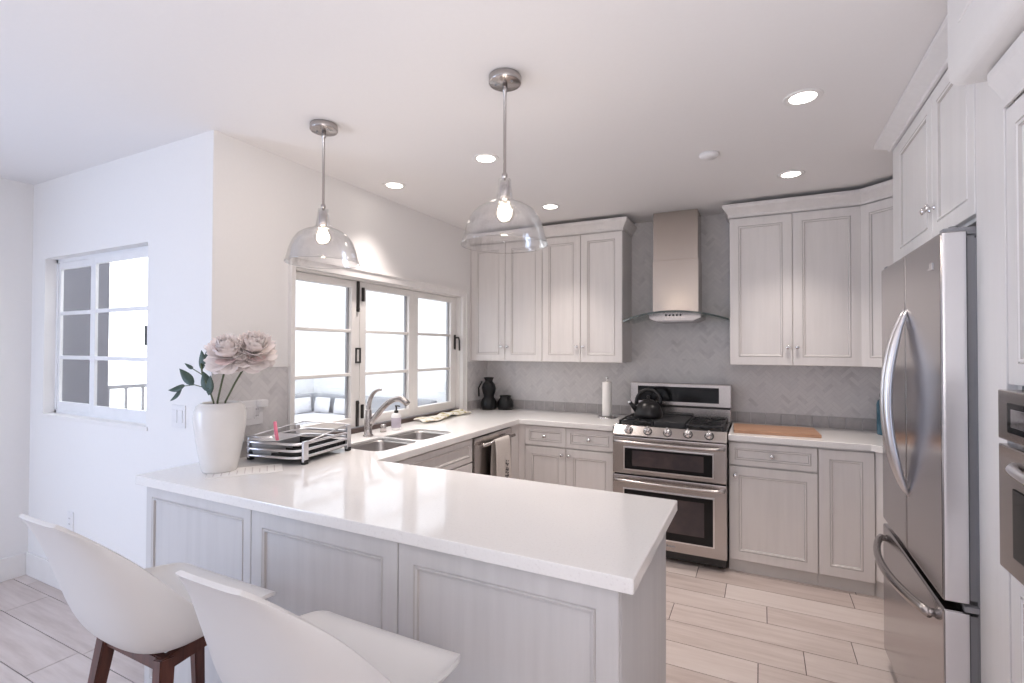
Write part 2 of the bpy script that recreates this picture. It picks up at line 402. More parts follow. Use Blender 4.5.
# casing
mb = MB()
wl, wr = .036, .064
mb.box(XW, XW+.018, WY0-wl, WY0, CT+.001, WZ1+.062, .003); mb.box(XW, XW+.018, WY1, WY1+wr, CT+.001, WZ1+.062, .003); mb.box(XW, XW+.018, WY0, WY1, WZ1, WZ1+.062, .003)
mb.box(XW, XW+.026, WY1+wr-.012, WY1+wr+.002, CT+.001, WZ1+.064, .003); mb.box(XW, XW+.026, WY0-wl, WY1+wr, WZ1+.048, WZ1+.064, .003); mb.box(XW, XW+.026, WY0-wl-.002, WY0-wl+.010, CT+.001, WZ1+.064, .003)
struct('trim_1', mb, 'trim', 'white casing around the kitchen folding window', 'trim')

# ---- dining slider window
w2 = tag(bpy.data.objects.new('window_2', None), 'white sliding window with grilles on the dining wall', 'window'); COL.objects.link(w2); w2['kind'] = 'structure'
w2.location = ((DX0+DX1)/2, YD, DZ0)
mb = MB(); ya, yb = YD+.058, YD+.088
mb.box(DX0, DX0+.022, ya, yb, DZ0, DZ1); mb.box(DX1-.022, DX1, ya, yb, DZ0, DZ1); mb.box(DX0, DX1, ya, yb, DZ1-.022, DZ1); mb.box(DX0, DX1, ya, yb, DZ0, DZ0+.02)
link('window_frame', mb, 'sash_cool', w2)
def slider(x0, x1, y, st, st2):
    mb = MB(); z0, z1 = DZ0+.02, DZ1-.022
    mb.box(x0, x0+st, y, y+.017, z0, z1, .003); mb.box(x1-st2, x1, y, y+.017, z0, z1, .003); mb.box(x0+st, x1-st2, y, y+.017, z0, z0+.055, .003); mb.box(x0+st, x1-st2, y, y+.017, z1-.045, z1, .003)
    for q in (1, 2):
        z = z0+.055+(z1-z0-.1)*q/3; mb.box(x0+st, x1-st2, y+.002, y+.015, z-.012, z+.012, .004)
    s_ = link('sash', mb, 'sash_cool', w2)
    mb = MB(); mb.box(x0+st-.004, x1-st2+.004, y+.006, y+.010, z0+.05, z1-.04); link('pane', mb, 'glass', s_)
    return s_
slider(DX0+.022, -3.66, YD+.063, .022, .035)
s2_ = slider(-3.632, DX1-.012, YD+.036, .055, .055)
mb = MB(); mb.box(-3.018, -3.006, YD+.020, YD+.037, 1.49, 1.60, .003); link('latch', mb, 'bronze', s2_)
mb = MB()
for a in ((DX0-.01, DX1+.02, DZ0-.022, DZ0),):
    mb.box(a[0], a[1], YD-.007, YD, a[2], a[3], .002)
struct('trim_2', mb, 'trim', 'thin white sill under the dining window', 'trim')

# ---- patio outside
XP, YP = -4.807, 4.30
mb = MB(); mb.box(XP-.2, XW-.12, YD+.09, YP+.1, -.12, -.02); struct('floor_patio', mb, 'patio', 'grey paved patio floor outside the windows', 'floor')
mb = MB(); mb.box(XP-.2, XW-.12, YP, YP+.12, -.02, 2.7); struct('wall_patio_back', mb, 'stucco', 'white patio wall seen through the kitchen window', 'wall')
mb = MB(); mb.box(XP-.12, XP, 3.3, YP, -.02, 2.7); mb.box(XP-.12, XP, 2.19, 3.3, -.02, .25); struct('wall_patio_side', mb, 'stucco', 'white side wall of the patio', 'wall')
mb = MB(); mb.box(XP-.12, XP, YD+.09, 2.19, -.02, 2.7); struct('wall_patio_shaded', mb, 'shaded_stucco', 'patio side wall coloured grey for its shade, seen through the left dining pane', 'wall')  # near end of the side wall, its shade put into the colour
rail = thing('balcony_railing', 'thin metal balcony railing beyond the dining window', 'railing', (XP-.06, 2.7, .25))
mb = MB(); mb.box(XP-.08, XP-.05, 2.19, 3.3, 1.13, 1.16); link('top_rail', mb, 'gasket', rail)
for k in range(9):
    y = 2.22+k*.13; mb = MB(); mb.box(XP-.075, XP-.055, y-.009, y+.009, .25, 1.13); link('baluster', mb, 'gasket', rail)
sofa = thing('outdoor_sofa', 'grey outdoor corner sofa beyond the kitchen window', 'sofa', (-4.0, 3.9, -.02))
mb = MB(); mb.box(XP+.02, -3.0, YP-.12, YP-.01, .2, .945, .03); mb.box(XP+.01, XP+.12, 3.34, YP-.02, .2, .945, .03); link('backrest', mb, 'sofa', sofa)
mb = MB(); mb.box(XP+.12, -3.0, YP-.70, YP-.12, .58, .745, .04); mb.box(XP+.12, XP+.70, 3.34, YP-.705, .58, .745, .04); link('seat_cushion', mb, 'pillow', sofa)
mb = MB(); mb.box(XP+.1, -3.05, YP-.68, YP-.13, -.02, .575); mb.box(XP+.1, XP+.66, 3.4, YP-.685, -.02, .575); link('base', mb, 'sofa', sofa)
def pillow(x, y, rz, label):
    mb = MB(); n = 9; rows = []
    for sgn in (1, -1):
        rr = []
        for i in range(n):
            r_ = []
            for j in range(n):
                a, c = i/(n-1)*2-1, j/(n-1)*2-1
                r_.append((a*.115, sgn*.05*((1-a*a)*(1-c*c))**.5, c*.085))
            rr.append(r_)
        mb.grid(rr)
    o = solo('throw_pillow', mb, 'pillow', label, 'pillow', (0, 0, 0), 'white pillows on the patio sofa'); o.location = (x, y, .835); o.rotation_euler = (math.radians(-8), 0, rz)
pillow(XP+.20, 3.97, PI/2, 'white pillow on patio sofa, leftmost of three behind the glass')
pillow(-4.45, YP-.20, 0, 'white pillow on patio sofa, middle of three behind the glass')
pillow(-4.15, YP-.20, 0, 'white pillow on patio sofa, rightmost of three behind the glass')
# ------------------------------------------------------------------ backsplash tiles
def clip(poly, x0, x1, y0, y1):
    for ax, lim, sg in ((0, x0, 1), (0, x1, -1), (1, y0, 1), (1, y1, -1)):
        out = []
        for i in range(len(poly)):
            p, q = poly[i-1], poly[i]; dp, dq = (p[ax]-lim)*sg, (q[ax]-lim)*sg
            if dp >= 0: out.append(p)
            if (dp >= 0) != (dq >= 0):
                t = dp/(dp-dq); out.append((p[0]+(q[0]-p[0])*t, p[1]+(q[1]-p[1])*t))
        poly = out
        if len(poly) < 3: return []
    return poly
def herringbone(mb, x0, x1, z0, z1, to3, tw=.0255, n=3, g=.0009):
    R_ = int(max(x1-x0, z1-z0)/tw*1.0)+12; c = math.sqrt(.5)
    cx, cz = (x0+x1)/2, (z0+z1)/2
    def put(a0, a1, b0, b1):
        q = [(a0+g, b0+g), (a1-g, b0+g), (a1-g, b1-g), (a0+g, b1-g)]
        q = [(cx+(u-v)*c, cz+(u+v)*c) for u, v in q]
        if all(p[0] < x0 for p in q) or all(p[0] > x1 for p in q) or all(p[1] < z0 for p in q) or all(p[1] > z1 for p in q): return
        q = clip(q, x0, x1, z0, z1)
        if len(q) >= 3:
            vs = [mb.bm.verts.new(to3(u, v)) for u, v in q]
            try: mb.bm.faces.new(vs)
            except ValueError: pass
    for i in range(-R_, R_):
        for k in range(-R_//(2*n)-1, R_//(2*n)+2):
            put((i+2*n*k)*tw, (i+2*n*k+n)*tw, i*tw, (i+1)*tw)
            put(i*tw, (i+1)*tw, (i-2*n+1+2*n*k)*tw, (i-n+1+2*n*k)*tw)
BT = .995                         # top of grey border course
mb = MB()
YT_ = YB-.008
mb.box(XW, XR, YB-.006, YB, CT-.03, 1.40, mi=1); mb.box(-1.02, -.17, YB-.006, YB, 1.40, ZC, mi=1)
mb.box(XW, XW+.006, YD, 1.957, CT-.03, 1.375, mi=1); mb.box(XW, XW+.006, 3.855, YB, CT-.03, 1.36, mi=1)
herringbone(mb, XW, XR, BT+.004, 1.40, lambda u, v: (u, YT_, v))
herringbone(mb, -1.02, -.17, 1.40, ZC-.002, lambda u, v: (u, YT_, v))
herringbone(mb, YD+.002, 1.955, BT+.004, 1.372, lambda u, v: (XW+.008, u, v))
herringbone(mb, 3.857, YB-.006, BT+.004, 1.36, lambda u, v: (XW+.008, u, v))
bs = struct('backsplash', mb, ['marble', 'grout'], 'grey marble herringbone tile backsplash around the counters', 'backsplash')
bm_ = bs.data
mb = MB()
x = XW+.006
while x < XR:
    x2 = min(x+.098, XR); mb.box(x+.0015, x2-.0015, YB-.013, YB-.006, CT+.001, BT, .0015); x += .101
for a, b2 in ((YD, 1.957), (3.855, YB-.013)):
    y = a
    while y < b2-.01:
        y2 = min(y+.098, b2); mb.box(XW+.006, XW+.013, y+.0015, y2-.0015, CT+.001, BT, .0015); y += .101
struct('border_tile', mb, 'border', '', '', parent=bs)
mb = MB(); mb.box(XW+.006, XW+.014, YD, 1.957, 1.373, 1.385, .002); mb.box(XW+.006, XW+.014, 3.857, YB-.006, 1.36, 1.372, .002); struct('edge_liner', mb, 'trim', '', '', parent=bs)

# ------------------------------------------------------------------ cabinets
def door_geo(mb, u0, u1, z0, z1, stile=.058, th=.02, raised=False):
    """framed door with a recessed panel and a glazed bead; local x = u, front faces -y, back at y=0"""
    L = [(0, 0, 0), (0, -th+.002, 0), (.002, -th, 0), (stile-.001, -th, 0), (stile+.0025, -th+.004, 1), (stile+.0055, -th-.0015, 0), (stile+.012, -th+.0005, 0), (stile+.0155, -th+.008, 1), (stile+.0185, -th+.0085, 0)]
    t = bmesh.new(); loops = []
    for ins, y, g_ in L:
        loops.append([t.verts.new(p) for p in ((u0+ins, y, z0+ins), (u1-ins, y, z0+ins), (u1-ins, y, z1-ins), (u0+ins, y, z1-ins))])
    for i in range(len(L)-1):
        for k in range(4):
            f = t.faces.new((loops[i][k], loops[i][(k+1) % 4], loops[i+1][(k+1) % 4], loops[i+1][k])); f.material_index = L[i+1][2]
    t.faces.new(loops[-1]); t.faces.new(loops[0][::-1])
    bmesh.ops.recalc_face_normals(t, faces=t.faces[:])
    mb.merge(t, None)
def add_door(name, root, fm, u0, u1, z0, z1, knob=None, mats=('cab', 'glaze'), stile=.058, gap=.0022):
    mb = MB(fm); door_geo(mb, u0+gap, u1-gap, z0+gap, z1-gap, stile); d = link(name, mb, list(mats), root)
    for kn in ([knob] if knob and not isinstance(knob, list) else (knob or [])):
        mb = MB(fm)
        mb.lathe([(.0001, -.020), (.009, -.0205), (.0085, -.023), (.0045, -.026), (.0045, -.034), (.011, -.038), (.0145, -.043), (.0135, -.048), (.008, -.051), (.0001, -.0515)], (kn[0], 0, kn[1]), 16, axis='Y')
        link('knob', mb, 'chrome', d)
    return d
def add_box(root, name, m_, *a, bev=0):
    mb = MB(); mb.box(*a, bev=bev); return link(name, mb, m_, root)

# --- upper cabinets on the back wall
YU = 3.933; UB, UT = 1.367, 2.424
fmU = lambda: frame_mtx((0, YU+.02, 0), (1, 0, 0), (0, 1, 0))
def upper(x0, xm, x1, label, fill_l=0):
    c = thing('wall_cabinet', label, 'cabinet', ((x0+x1)/2, YB-.16, UB), 'glazed wall cabinets')
    add_box(c, 'cabinet_box', 'cab', x0+.0005, x1-.0005, YU+.021, YB-.009, UB+.003, UT+.03, bev=.001)
    kz = 1.495
    if fill_l: add_box(c, 'filler', 'cab', x0+.0006, x0+fill_l-.002, YU+.003, YU+.022, UB, UT)
    add_door('door', c, fmU(), x0+fill_l, xm, UB, UT, (xm-.028, kz)); add_door('door', c, fmU(), xm, x1, UB, UT, (xm+.028, kz))
    return c
upper(XW, -2.035, -1.678, 'wall cabinet with two narrow doors in the left back corner', .016)
upper(-1.678, -1.335, -.985, 'wall cabinet with two doors just left of the range hood')
upper(-.203, .195, .592, 'wall cabinet with two wide doors right of the range hood')
# diagonal corner cabinet
cdg = thing('corner_wall_cabinet', 'diagonal corner wall cabinet half hidden by the refrigerator', 'cabinet', (.9, 4.0, UB))
dx = .345
mb = MB(); mb.poly([(.594, YU+.022), (.594+dx, YU+.022-dx), (XR-.002, YU+.022-dx), (XR-.002, YB-.009), (.594, YB-.009)], UB+.003, UT+.03); link('cabinet_box', mb, 'cab', cdg)
s2 = math.sqrt(.5)
fmD = frame_mtx((.594, YU+.0215, 0), (s2, -s2, 0), (s2, s2, 0))
add_door('door', cdg, fmD, 0.004, dx/s2-.004, UB, UT, (dx/s2-.04, 1.495))
# crown moulding runs
CP = [(0, 0), (.012, 0), (.014, .02), (.026, .032), (.045, .05), (.066, .066), (.07, .075), (.07, .092), (0, .092)]
def crown(mb, path, z0, ends=(False, False), h=1.0, proj=1.0):
    """path: list of (x,y) with outward normal to the right of travel direction"""
    P_ = [Vector((p[0], p[1], 0)) for p in path]; N = len(P_); rows = []
    for i in range(N):
        if i == 0: d1 = d2 = (P_[1]-P_[0]).normalized()
        elif i == N-1: d1 = d2 = (P_[-1]-P_[-2]).normalized()
        else: d1, d2 = (P_[i]-P_[i-1]).normalized(), (P_[i+1]-P_[i]).normalized()
        n1, n2 = Vector((d1.y, -d1.x, 0)), Vector((d2.y, -d2.x, 0))
        nn = (n1+n2).normalized(); k = 1/max(.3, nn.dot(n1))
        rows.append([P_[i]+nn*(u*proj*k)+Vector((0, 0, z0+v*h)) for u, v in CP])
    mb.grid(rows, False, True, 0, False, cap=True)
mb = MB(); crown(mb, [(XW, YU), (-.985, YU), (-.985, YB-.01)], UT+.004, h=1.0, proj=.62); struct('trim_3', mb, 'cab', 'crown moulding above the left wall cabinets', 'crown moulding')
mb = MB(); crown(mb, [(-.203, YB-.01), (-.203, YU), (.592, YU), (.592+dx, YU-dx), (XR, YU-dx)], UT+.004, h=1.0, proj=.62); struct('trim_4', mb, 'cab', 'crown moulding above the right wall cabinets', 'crown moulding')

# --- base cabinets on the back wall
YF = 3.64
fmB = lambda: frame_mtx((0, YF+.02, 0), (1, 0, 0), (0, 1, 0))
c = thing('base_cabinet', 'two drawer two door base cabinet left of the range', 'cabinet', (-1.34, 3.95, 0))
add_box(c, 'cabinet_box', 'cab', -1.736, -.972, YF+.021, YB-.015, .105, CT-.041); add_box(c, 'toe_kick', 'kick', -1.736, -.972, YF+.036, YF+.055, 0, .105)
add_box(c, 'filler', 'cab', -1.7545, -1.701, YF+.002, YF+.0205, .085, CT-.042)
xa, xm, xb = -1.70, -1.35, -.975
add_door('drawer', c, fmB(), xa, xm, .712, .868, (-1.525, .79), stile=.034); add_door('drawer', c, fmB(), xm, xb, .712, .868, (-1.163, .79), stile=.034)
add_door('door', c, fmB(), xa, xm, .085, .706, (xm-.03, .655)); add_door('door', c, fmB(), xm, xb, .085, .706, (xm+.03, .655))
c = thing('base_cabinet', 'drawer over single door base cabinet right of the range', 'cabinet', (.06, 3.95, 0))
add_box(c, 'cabinet_box', 'cab', -.197, .314, YF+.021, YB-.015, .105, CT-.041); add_box(c, 'toe_kick', 'kick', -.197, .314, YF+.036, YF+.055, 0, .105)
add_door('drawer', c, fmB(), -.195, .314, .712, .862, (.06, .787), stile=.034); add_door('door', c, fmB(), -.195, .314, .085, .706, (-.155, .645))
c = thing('base_cabinet', 'narrow single door base cabinet beside the refrigerator', 'cabinet', (.46, 3.95, 0))
add_box(c, 'cabinet_box', 'cab', .3155, .606, YF+.021, YB-.015, .105, CT-.041); add_box(c, 'toe_kick', 'kick', .3155, .606, YF+.036, YF+.055, 0, .105)
add_door('door', c, fmB(), .316, .606, .085, .862)
mb = MB(); mb.poly([(.608, YF+.01), (.668, YF-.05), (.668, 3.0), (.69, 3.0), (.69, YB-.015), (.608, YB-.015)], .105, CT-.041); link('corner_panel', mb, 'cab', c)
mb = MB(); mb.poly([(.608, YF+.046), (.68, YF-.026), (.71, 3.3), (.73, 3.3), (.73, YF+.2), (.608, YF+.2)], 0, .105); link('toe_kick', mb, 'kick', c)

# --- sink run (faces +x)
XI = -1.755
fmS = lambda: frame_mtx((XI-.02, 0, 0), (0, 1, 0), (-1, 0, 0))
c = thing('sink_base_cabinet', 'base cabinet under the sink with framed false front', 'cabinet', (-2.08, 2.45, 0))
mb = MB(); mb.box(XW+.003, XI-.021, 2.902, 2.92, .105, CT-.041); mb.box(XW+.003, XI-.021, 1.96, 1.98, .105, CT-.041); mb.box(XW+.003, XI-.021, 1.98, 2.902, .105, .125); mb.box(XI-.04, XI-.021, 1.98, 2.902, .69, CT-.041)
link('cabinet_box', mb, 'cab', c); add_box(c, 'toe_kick', 'kick', XI-.09, XI-.075, 1.96, 2.92, 0, .105)
add_door('false_front', c, fmS(), 1.99, 2.92, .712, .868, stile=.034); add_door('door', c, fmS(), 1.99, 2.455, .085, .706, (2.42, .655)); add_door('door', c, fmS(), 2.455, 2.92, .085, .706, (2.49, .655))
# dishwasher
dw = thing('dishwasher', 'stainless dishwasher with bar handle under the window counter', 'dishwasher', (-2.08, 3.21, 0))
add_box(dw, 'tub', 'gasket', XW+.05, XI-.03, 2.926, 3.49, .105, CT-.043); add_box(dw, 'kick_plate', 'black', XI-.08, XI-.06, 2.926, 3.49, .002, .105)
mb = MB(); mb.box(XI-.028, XI+.012, 2.926, 3.49, .11, CT-.05, .006); link('door', mb, 'steel', dw)
mb = MB(); hz = .815; mb.tube([(XI+.055, 2.97, hz), (XI+.055, 3.45, hz)], .011, 12); mb.tube([(XI+.012, 3.0, hz), (XI+.055, 3.0, hz)], .008, 8); mb.tube([(XI+.012, 3.42, hz), (XI+.055, 3.42, hz)], .008, 8); link('handle', mb, 'steel', dw)
c = thing('corner_filler', 'narrow cabinet post in the inside corner beside the dishwasher', 'cabinet', (-2.0, 3.6, 0))
add_box(c, 'post', 'cab', XW+.05, XI, 3.493, YF+.018, .085, CT-.042); add_box(c, 'toe_kick', 'kick', XW+.05, XI-.075, 3.493, YF+.09, 0, .085)

# --- peninsula
YPF, YPB, XE = 1.256, 1.942, -.322
fmP = lambda: frame_mtx((0, YPF+.018, 0), (1, 0, 0), (0, 1, 0))
px = [-2.425, -1.726, -1.026, XE]
labs = ['peninsula cabinet at the left end, beneath the flower vase', 'middle peninsula cabinet with framed panel behind the stools', 'peninsula cabinet at the right end with plain end panel']
for i in range(3):
    a, b2 = px[i], px[i+1]
    c = thing('peninsula_cabinet', labs[i], 'cabinet', ((a+b2)/2, 1.6, 0), 'peninsula cabinets')
    yb = YD-.017 if i == 0 else YPB
    if i == 0:
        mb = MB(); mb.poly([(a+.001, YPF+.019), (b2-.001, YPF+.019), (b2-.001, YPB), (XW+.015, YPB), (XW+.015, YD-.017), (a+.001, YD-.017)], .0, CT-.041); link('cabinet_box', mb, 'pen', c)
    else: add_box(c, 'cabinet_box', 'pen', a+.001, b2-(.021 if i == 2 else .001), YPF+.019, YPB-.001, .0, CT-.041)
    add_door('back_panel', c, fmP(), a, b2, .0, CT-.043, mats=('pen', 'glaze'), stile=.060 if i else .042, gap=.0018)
    if i == 2: add_box(c, 'end_panel', 'pen', XE-.02, XE, YPF+.0185, YPB, 0, CT-.042, bev=.002)

# ------------------------------------------------------------------ countertops
def slab(outline, holes, z1, th):
    t = bmesh.new(); ed = []
    for lp in [outline]+holes:
        vs = [t.verts.new((p[0], p[1], z1)) for p in lp]
        for i in range(len(vs)): ed.append(t.edges.new((vs[i-1], vs[i])))
    bmesh.ops.triangle_fill(t, edges=ed, use_beauty=True, use_dissolve=False)
    r = bmesh.ops.extrude_face_region(t, geom=t.faces[:])
    for v in r['geom']:
        if isinstance(v, bmesh.types.BMVert): v.co.z -= th
    bmesh.ops.recalc_face_normals(t, faces=t.faces[:]); return t
def rrect(x0, x1, y0, y1, r, n=5):
    P_ = []
    for cx, cy, a0 in ((x1-r, y1-r, 0), (x0+r, y1-r, PI/2), (x0+r, y0+r, PI), (x1-r, y0+r, 1.5*PI)):
        for k in range(n+1): a = a0+PI/2*k/n; P_.append((cx+r*math.cos(a), cy+r*math.sin(a)))
    return P_
BX0, BX1 = -2.175, -1.862
bowls = [(BX0, BX1, 2.115, 2.475), (BX0, BX1, 2.50, 2.865)]
out = [(-2.482, 1.236), (-.282, 1.236), (-.282, 1.955), (-1.738, 1.955), (-1.738, 3.612), (-.972, 3.612), (-.972, YB-.0065), (XW+.0065, YB-.0065), (XW+.0065, 3.788), (XW-.011, 3.788), (XW-.011, 1.999), (XW+.0065, 1.999), (XW+.0065, YD-.001), (-2.482, YD-.001)]
mb = MB(); mb.merge(slab(out, [rrect(*b_, .06) for b_ in bowls], CT, .04))
ctop = solo('countertop', mb, 'quartz', 'white quartz peninsula countertop wrapping round the sink to the range', 'countertop', (-1.4, 1.6, CT-.04))
def bev_mod(o, w=.004, seg=2):
    md = o.modifiers.new('edge', 'BEVEL'); md.width = w; md.segments = seg; md.limit_method = 'ANGLE'; md.angle_limit = math.radians(50)
bev_mod(ctop)
mb = MB(); mb.merge(slab([(-.198, 3.612), (.585, 3.612), (.64, 3.557), (.64, 2.96), (XR-.003, 2.96), (XR-.003, YB-.0065), (-.198, YB-.0065)], [], CT, .04))
ct2 = solo('countertop', mb, 'quartz', 'white countertop right of the range under the cutting board', 'countertop', (.4, 3.9, CT-.04)); bev_mod(ct2)

# ------------------------------------------------------------------ sink, faucet
sk = thing('sink', 'double bowl stainless undermount sink beneath the window', 'sink', (-2.02, 2.49, .7))
for b_ in bowls:
    rows = []
    for ins, z in ((.0012, CT-.014), (.0022, CT-.013), (.0045, CT-.03), (.012, .75), (.03, .722), (.07, .715)):
        rows.append([(p[0], p[1], z) for p in rrect(b_[0]+ins, b_[1]-ins, b_[2]+ins, b_[3]-ins, max(.015, .06-ins*.3))])
    mb = MB(); mb.grid(rows, False, True); 
    f_ = mb.bm.faces.new([mb.bm.verts.new(p) for p in rows[-1]])
    o = link('bowl', mb, 'bowl', sk)
    mb = MB(); mb.lathe([(.0001, .7165), (.04, .7165), (.045, .7175), (.0, .718)], ((b_[0]+b_[1])/2, (b_[2]+b_[3])/2, 0), 20); link('drain', mb, 'chrome', o)
fx, fy = -2.262, 2.462
fa = thing('faucet', 'brushed nickel pull out faucet with lever standing behind the sink', 'faucet', (fx, fy, CT))
mb = MB(); mb.lathe([(.0001, CT), (.033, CT), (.033, CT+.006), (.026, CT+.012), (.0245, CT+.05), (.024, CT+.12), (.022, CT+.165), (.018, CT+.175), (.0001, CT+.176)], (fx, fy, 0), 24); link('body', mb, 'nickel', fa)
mb = MB(); pts = []; rs = []
for k in range(15):
    t = k/14
    x = fx+.012+t*.262; z = CT+.075+.172*math.sin(min(1, t*1.28)*PI*.5)-max(0, t-.74)**2*.50
    pts.append((x, fy+.005+t*.05, z)); rs.append(.0185+.004*(abs(t-.85) < .16)*math.cos((t-.85)*9)*.8)
mb.tube(pts, rs, 14); link('spout', mb, 'nickel', fa)
mb = MB(); hp = []; hr = []
for k in range(11):
    t = k/10; hp.append((fx+t*t*.09, fy+t*t*.02, CT+.155+.145*math.sin(t*PI*.5))); hr.append(.0185-.0095*t)
mb.tube(hp, hr, 12); link('lever', mb, 'nickel', fa)
mb = MB(); mb.lathe([(.0001, CT), (.021, CT), (.021, CT+.035), (.019, CT+.042), (.015, CT+.05), (.0001, CT+.051)], (-2.285, 2.632, 0), 20)
solo('air_gap_cap', mb, 'nickel', 'short brushed nickel cap on the counter beside the faucet', 'air gap', (-2.285, 2.632, CT))
sp = thing('soap_dispenser', 'pump soap bottle with lavender label and black top behind the sink', 'soap bottle', (-2.262, 2.738, CT))
mb = MB(); mb.lathe([(.0001, CT), (.030, CT), (.033, CT+.005), (.033, CT+.10), (.026, CT+.112), (.013, CT+.118), (.0001, CT+.119)], (-2.262, 2.738, 0), 20); so_ = link('bottle', mb, 'plastic_w', sp)
mb = MB(); mb.lathe([(.0332, CT+.018), (.0338, CT+.019), (.0338, CT+.085), (.0332, CT+.086)], (-2.262, 2.738, 0), 20); link('sticker', mb, 'soap', so_)
mb = MB(); mb.lathe([(.0001, CT+.118), (.015, CT+.118), (.015, CT+.134), (.006, CT+.137), (.006, CT+.160), (.010, CT+.162), (.010, CT+.171), (.0001, CT+.172)], (-2.262, 2.738, 0), 14); mb.tube([(-2.262, 2.738, CT+.168), (-2.222, 2.725, CT+.166)], .005, 8); link('pump', mb, 'bronze', sp)

# ------------------------------------------------------------------ range
RX0, RX1 = -.966, -.204
RF = 3.585
rg = thing('range', 'stainless double oven gas range with five knobs', 'range', (-.585, 3.9, 0))
add_box(rg, 'body', 'black', RX0+.004, RX1-.004, RF+.03, 4.235, .03, .905)
for x in (RX0+.05, RX1-.05):
    for y in (RF+.1, 4.15):
        mb = MB(); mb.lathe([(.0001, 0), (.02, 0), (.02, .03), (.0001, .031)], (x, y, 0), 12); link('foot', mb, 'black', rg)
def oven_door(z0, z1, wz0, wz1, wi, lighted):
    mb = MB(); mb.box(RX0, RX1, RF-.01, RF+.028, z0, z1, .006); d = link('oven_door', mb, 'steel', rg)
    a, b2 = RX0+wi, RX1-wi
    mb = MB(); mb.box(a-.011, b2+.011, RF-.0135, RF-.0095, wz0-.011, wz1+.011, .0035); link('window_bezel', mb, 'chrome', d)
    mb = MB(); mb.box(a, b2, RF-.016, RF-.0125, wz0, wz1, .003); link('oven_window', mb, 'black_glass', d)
    mb = MB(); iz = (wz1-wz0)*.17; mb.box(a+.055, b2-.055, RF-.0168, RF-.0158, wz0+iz, wz1-iz*.55, .0003); link('viewing_pane', mb, 'oven_in', d)
    hz_ = z1-.034
    mb = MB(); N = 14; P_ = []
    for k in range(N+1):
        t = k/N; P_.append((RX0+.012+t*(RX1-RX0-.024), RF-.03-.032*math.sin(t*PI)**.5, hz_))
    mb.tube(P_, .0125, 12); 
    for x in (RX0+.03, RX1-.03): mb.box(x-.014, x+.014, RF-.045, RF-.008, hz_-.012, hz_+.012, .004)
    link('handle', mb, 'steel', d); return d
oven_door(.588, .852, .625, .772, .088, 1)
d2 = oven_door(.088, .578, .165, .478, .085, 1)
mb = MB()
for k, hgt in enumerate((.016, .016, .012, .018, .012, .014, .012, .016)): mb.box(-.62+k*.011, -.612+k*.011, RF-.0115, RF-.0098, .118, .118+hgt*.8)
link('badge', mb, 'gasket', d2)
add_box(rg, 'kick_plate', 'black', RX0+.01, RX1-.01, RF+.01, RF+.03, .035, .086)
# sloped control panel
mb = MB(); mb.poly([(RF+.03, .858), (RF-.012, .858), (RF-.012, .868), (RF+.04, .925), (RF+.06, .925), (RF+.06, .858)], RX0, RX1, axis='X', bev=.003); cp = link('control_panel', mb, 'steel', rg)
nrm = Vector((0, -.057, .052)).normalized() * 1.0
nrm = Vector((0, -.74, .67))
for k in range(5):
    x = RX0+.11+k*.1355; c0 = Vector((x, RF+.012, .896))
    mk = Matrix.Translation(c0) @ nrm.to_track_quat('Z', 'Y').to_matrix().to_4x4()
    mb = MB(mk); mb.lathe([(.0001, -.003), (.026, -.003), (.026, .003), (.021, .006), (.019, .030), (.017, .033), (.0001, .034)], n=20); mb.box(-.0055, .0055, -.019, .019, .030, .042, .002)
    kb_ = link('knob', mb, 'chrome', cp)
    mb = MB(mk); mb.lathe([(.0001, -.002), (.030, -.002), (.030, .0012), (.0001, .0014)], n=24); link('knob_ring', mb, 'black', kb_)
mb = MB(); mb.box(RX0+.003, RX1-.003, RF+.045, 4.13, .90, .922, .004); link('cooktop', mb, 'black', rg)
# grates
def grate(x0, x1):
    mb = MB(); y0, y1, z = RF+.075, 4.09, .957; w = .011
    for x in (x0, x1): mb.box(x-w/2, x+w/2, y0, y1, z-.012, z, .002)
    for y in (y0, (y0+y1)/2, y1): mb.box(x0, x1, y-w/2, y+w/2, z-.012, z, .002)
    for cy in (y0+(y1-y0)*.25, y0+(y1-y0)*.75):
        cx = (x0+x1)/2
        for a in (0, PI/2, PI, 1.5*PI, PI/4, 3*PI/4, 5*PI/4, 7*PI/4):
            mb.beam((cx+.035*math.cos(a), cy+.035*math.sin(a), z-.005), (cx+.1*math.cos(a), cy+.1*math.sin(a), z-.005), .01, .01, bev=.002, ref=(0, 0, 1))
    for x in (x0, x1):
        for y in (y0+.01, y1-.01): mb.box(x-.007, x+.007, y-.007, y+.007, .921, z-.01)
    link('grate', mb, 'iron', rg)
    for cy in (y0+(y1-y0)*.25, y0+(y1-y0)*.75):
        mb = MB(); mb.lathe([(.0001, .921), (.045, .921), (.045, .93), (.034, .932), (.034, .939), (.0001, .94)], ((x0+x1)/2, cy, 0), 20); link('burner', mb, 'iron', rg)
grate(RX0+.03, RX0+.262); grate(RX1-.262, RX1-.03)
mb = MB(); mb.box(RX0+.275, RX1-.275, RF+.08, 4.10, .921, .962, .006); mb.box(RX0+.275, RX1-.275, 4.06, 4.10, .962, .975, .004); link('griddle', mb, 'iron', rg)
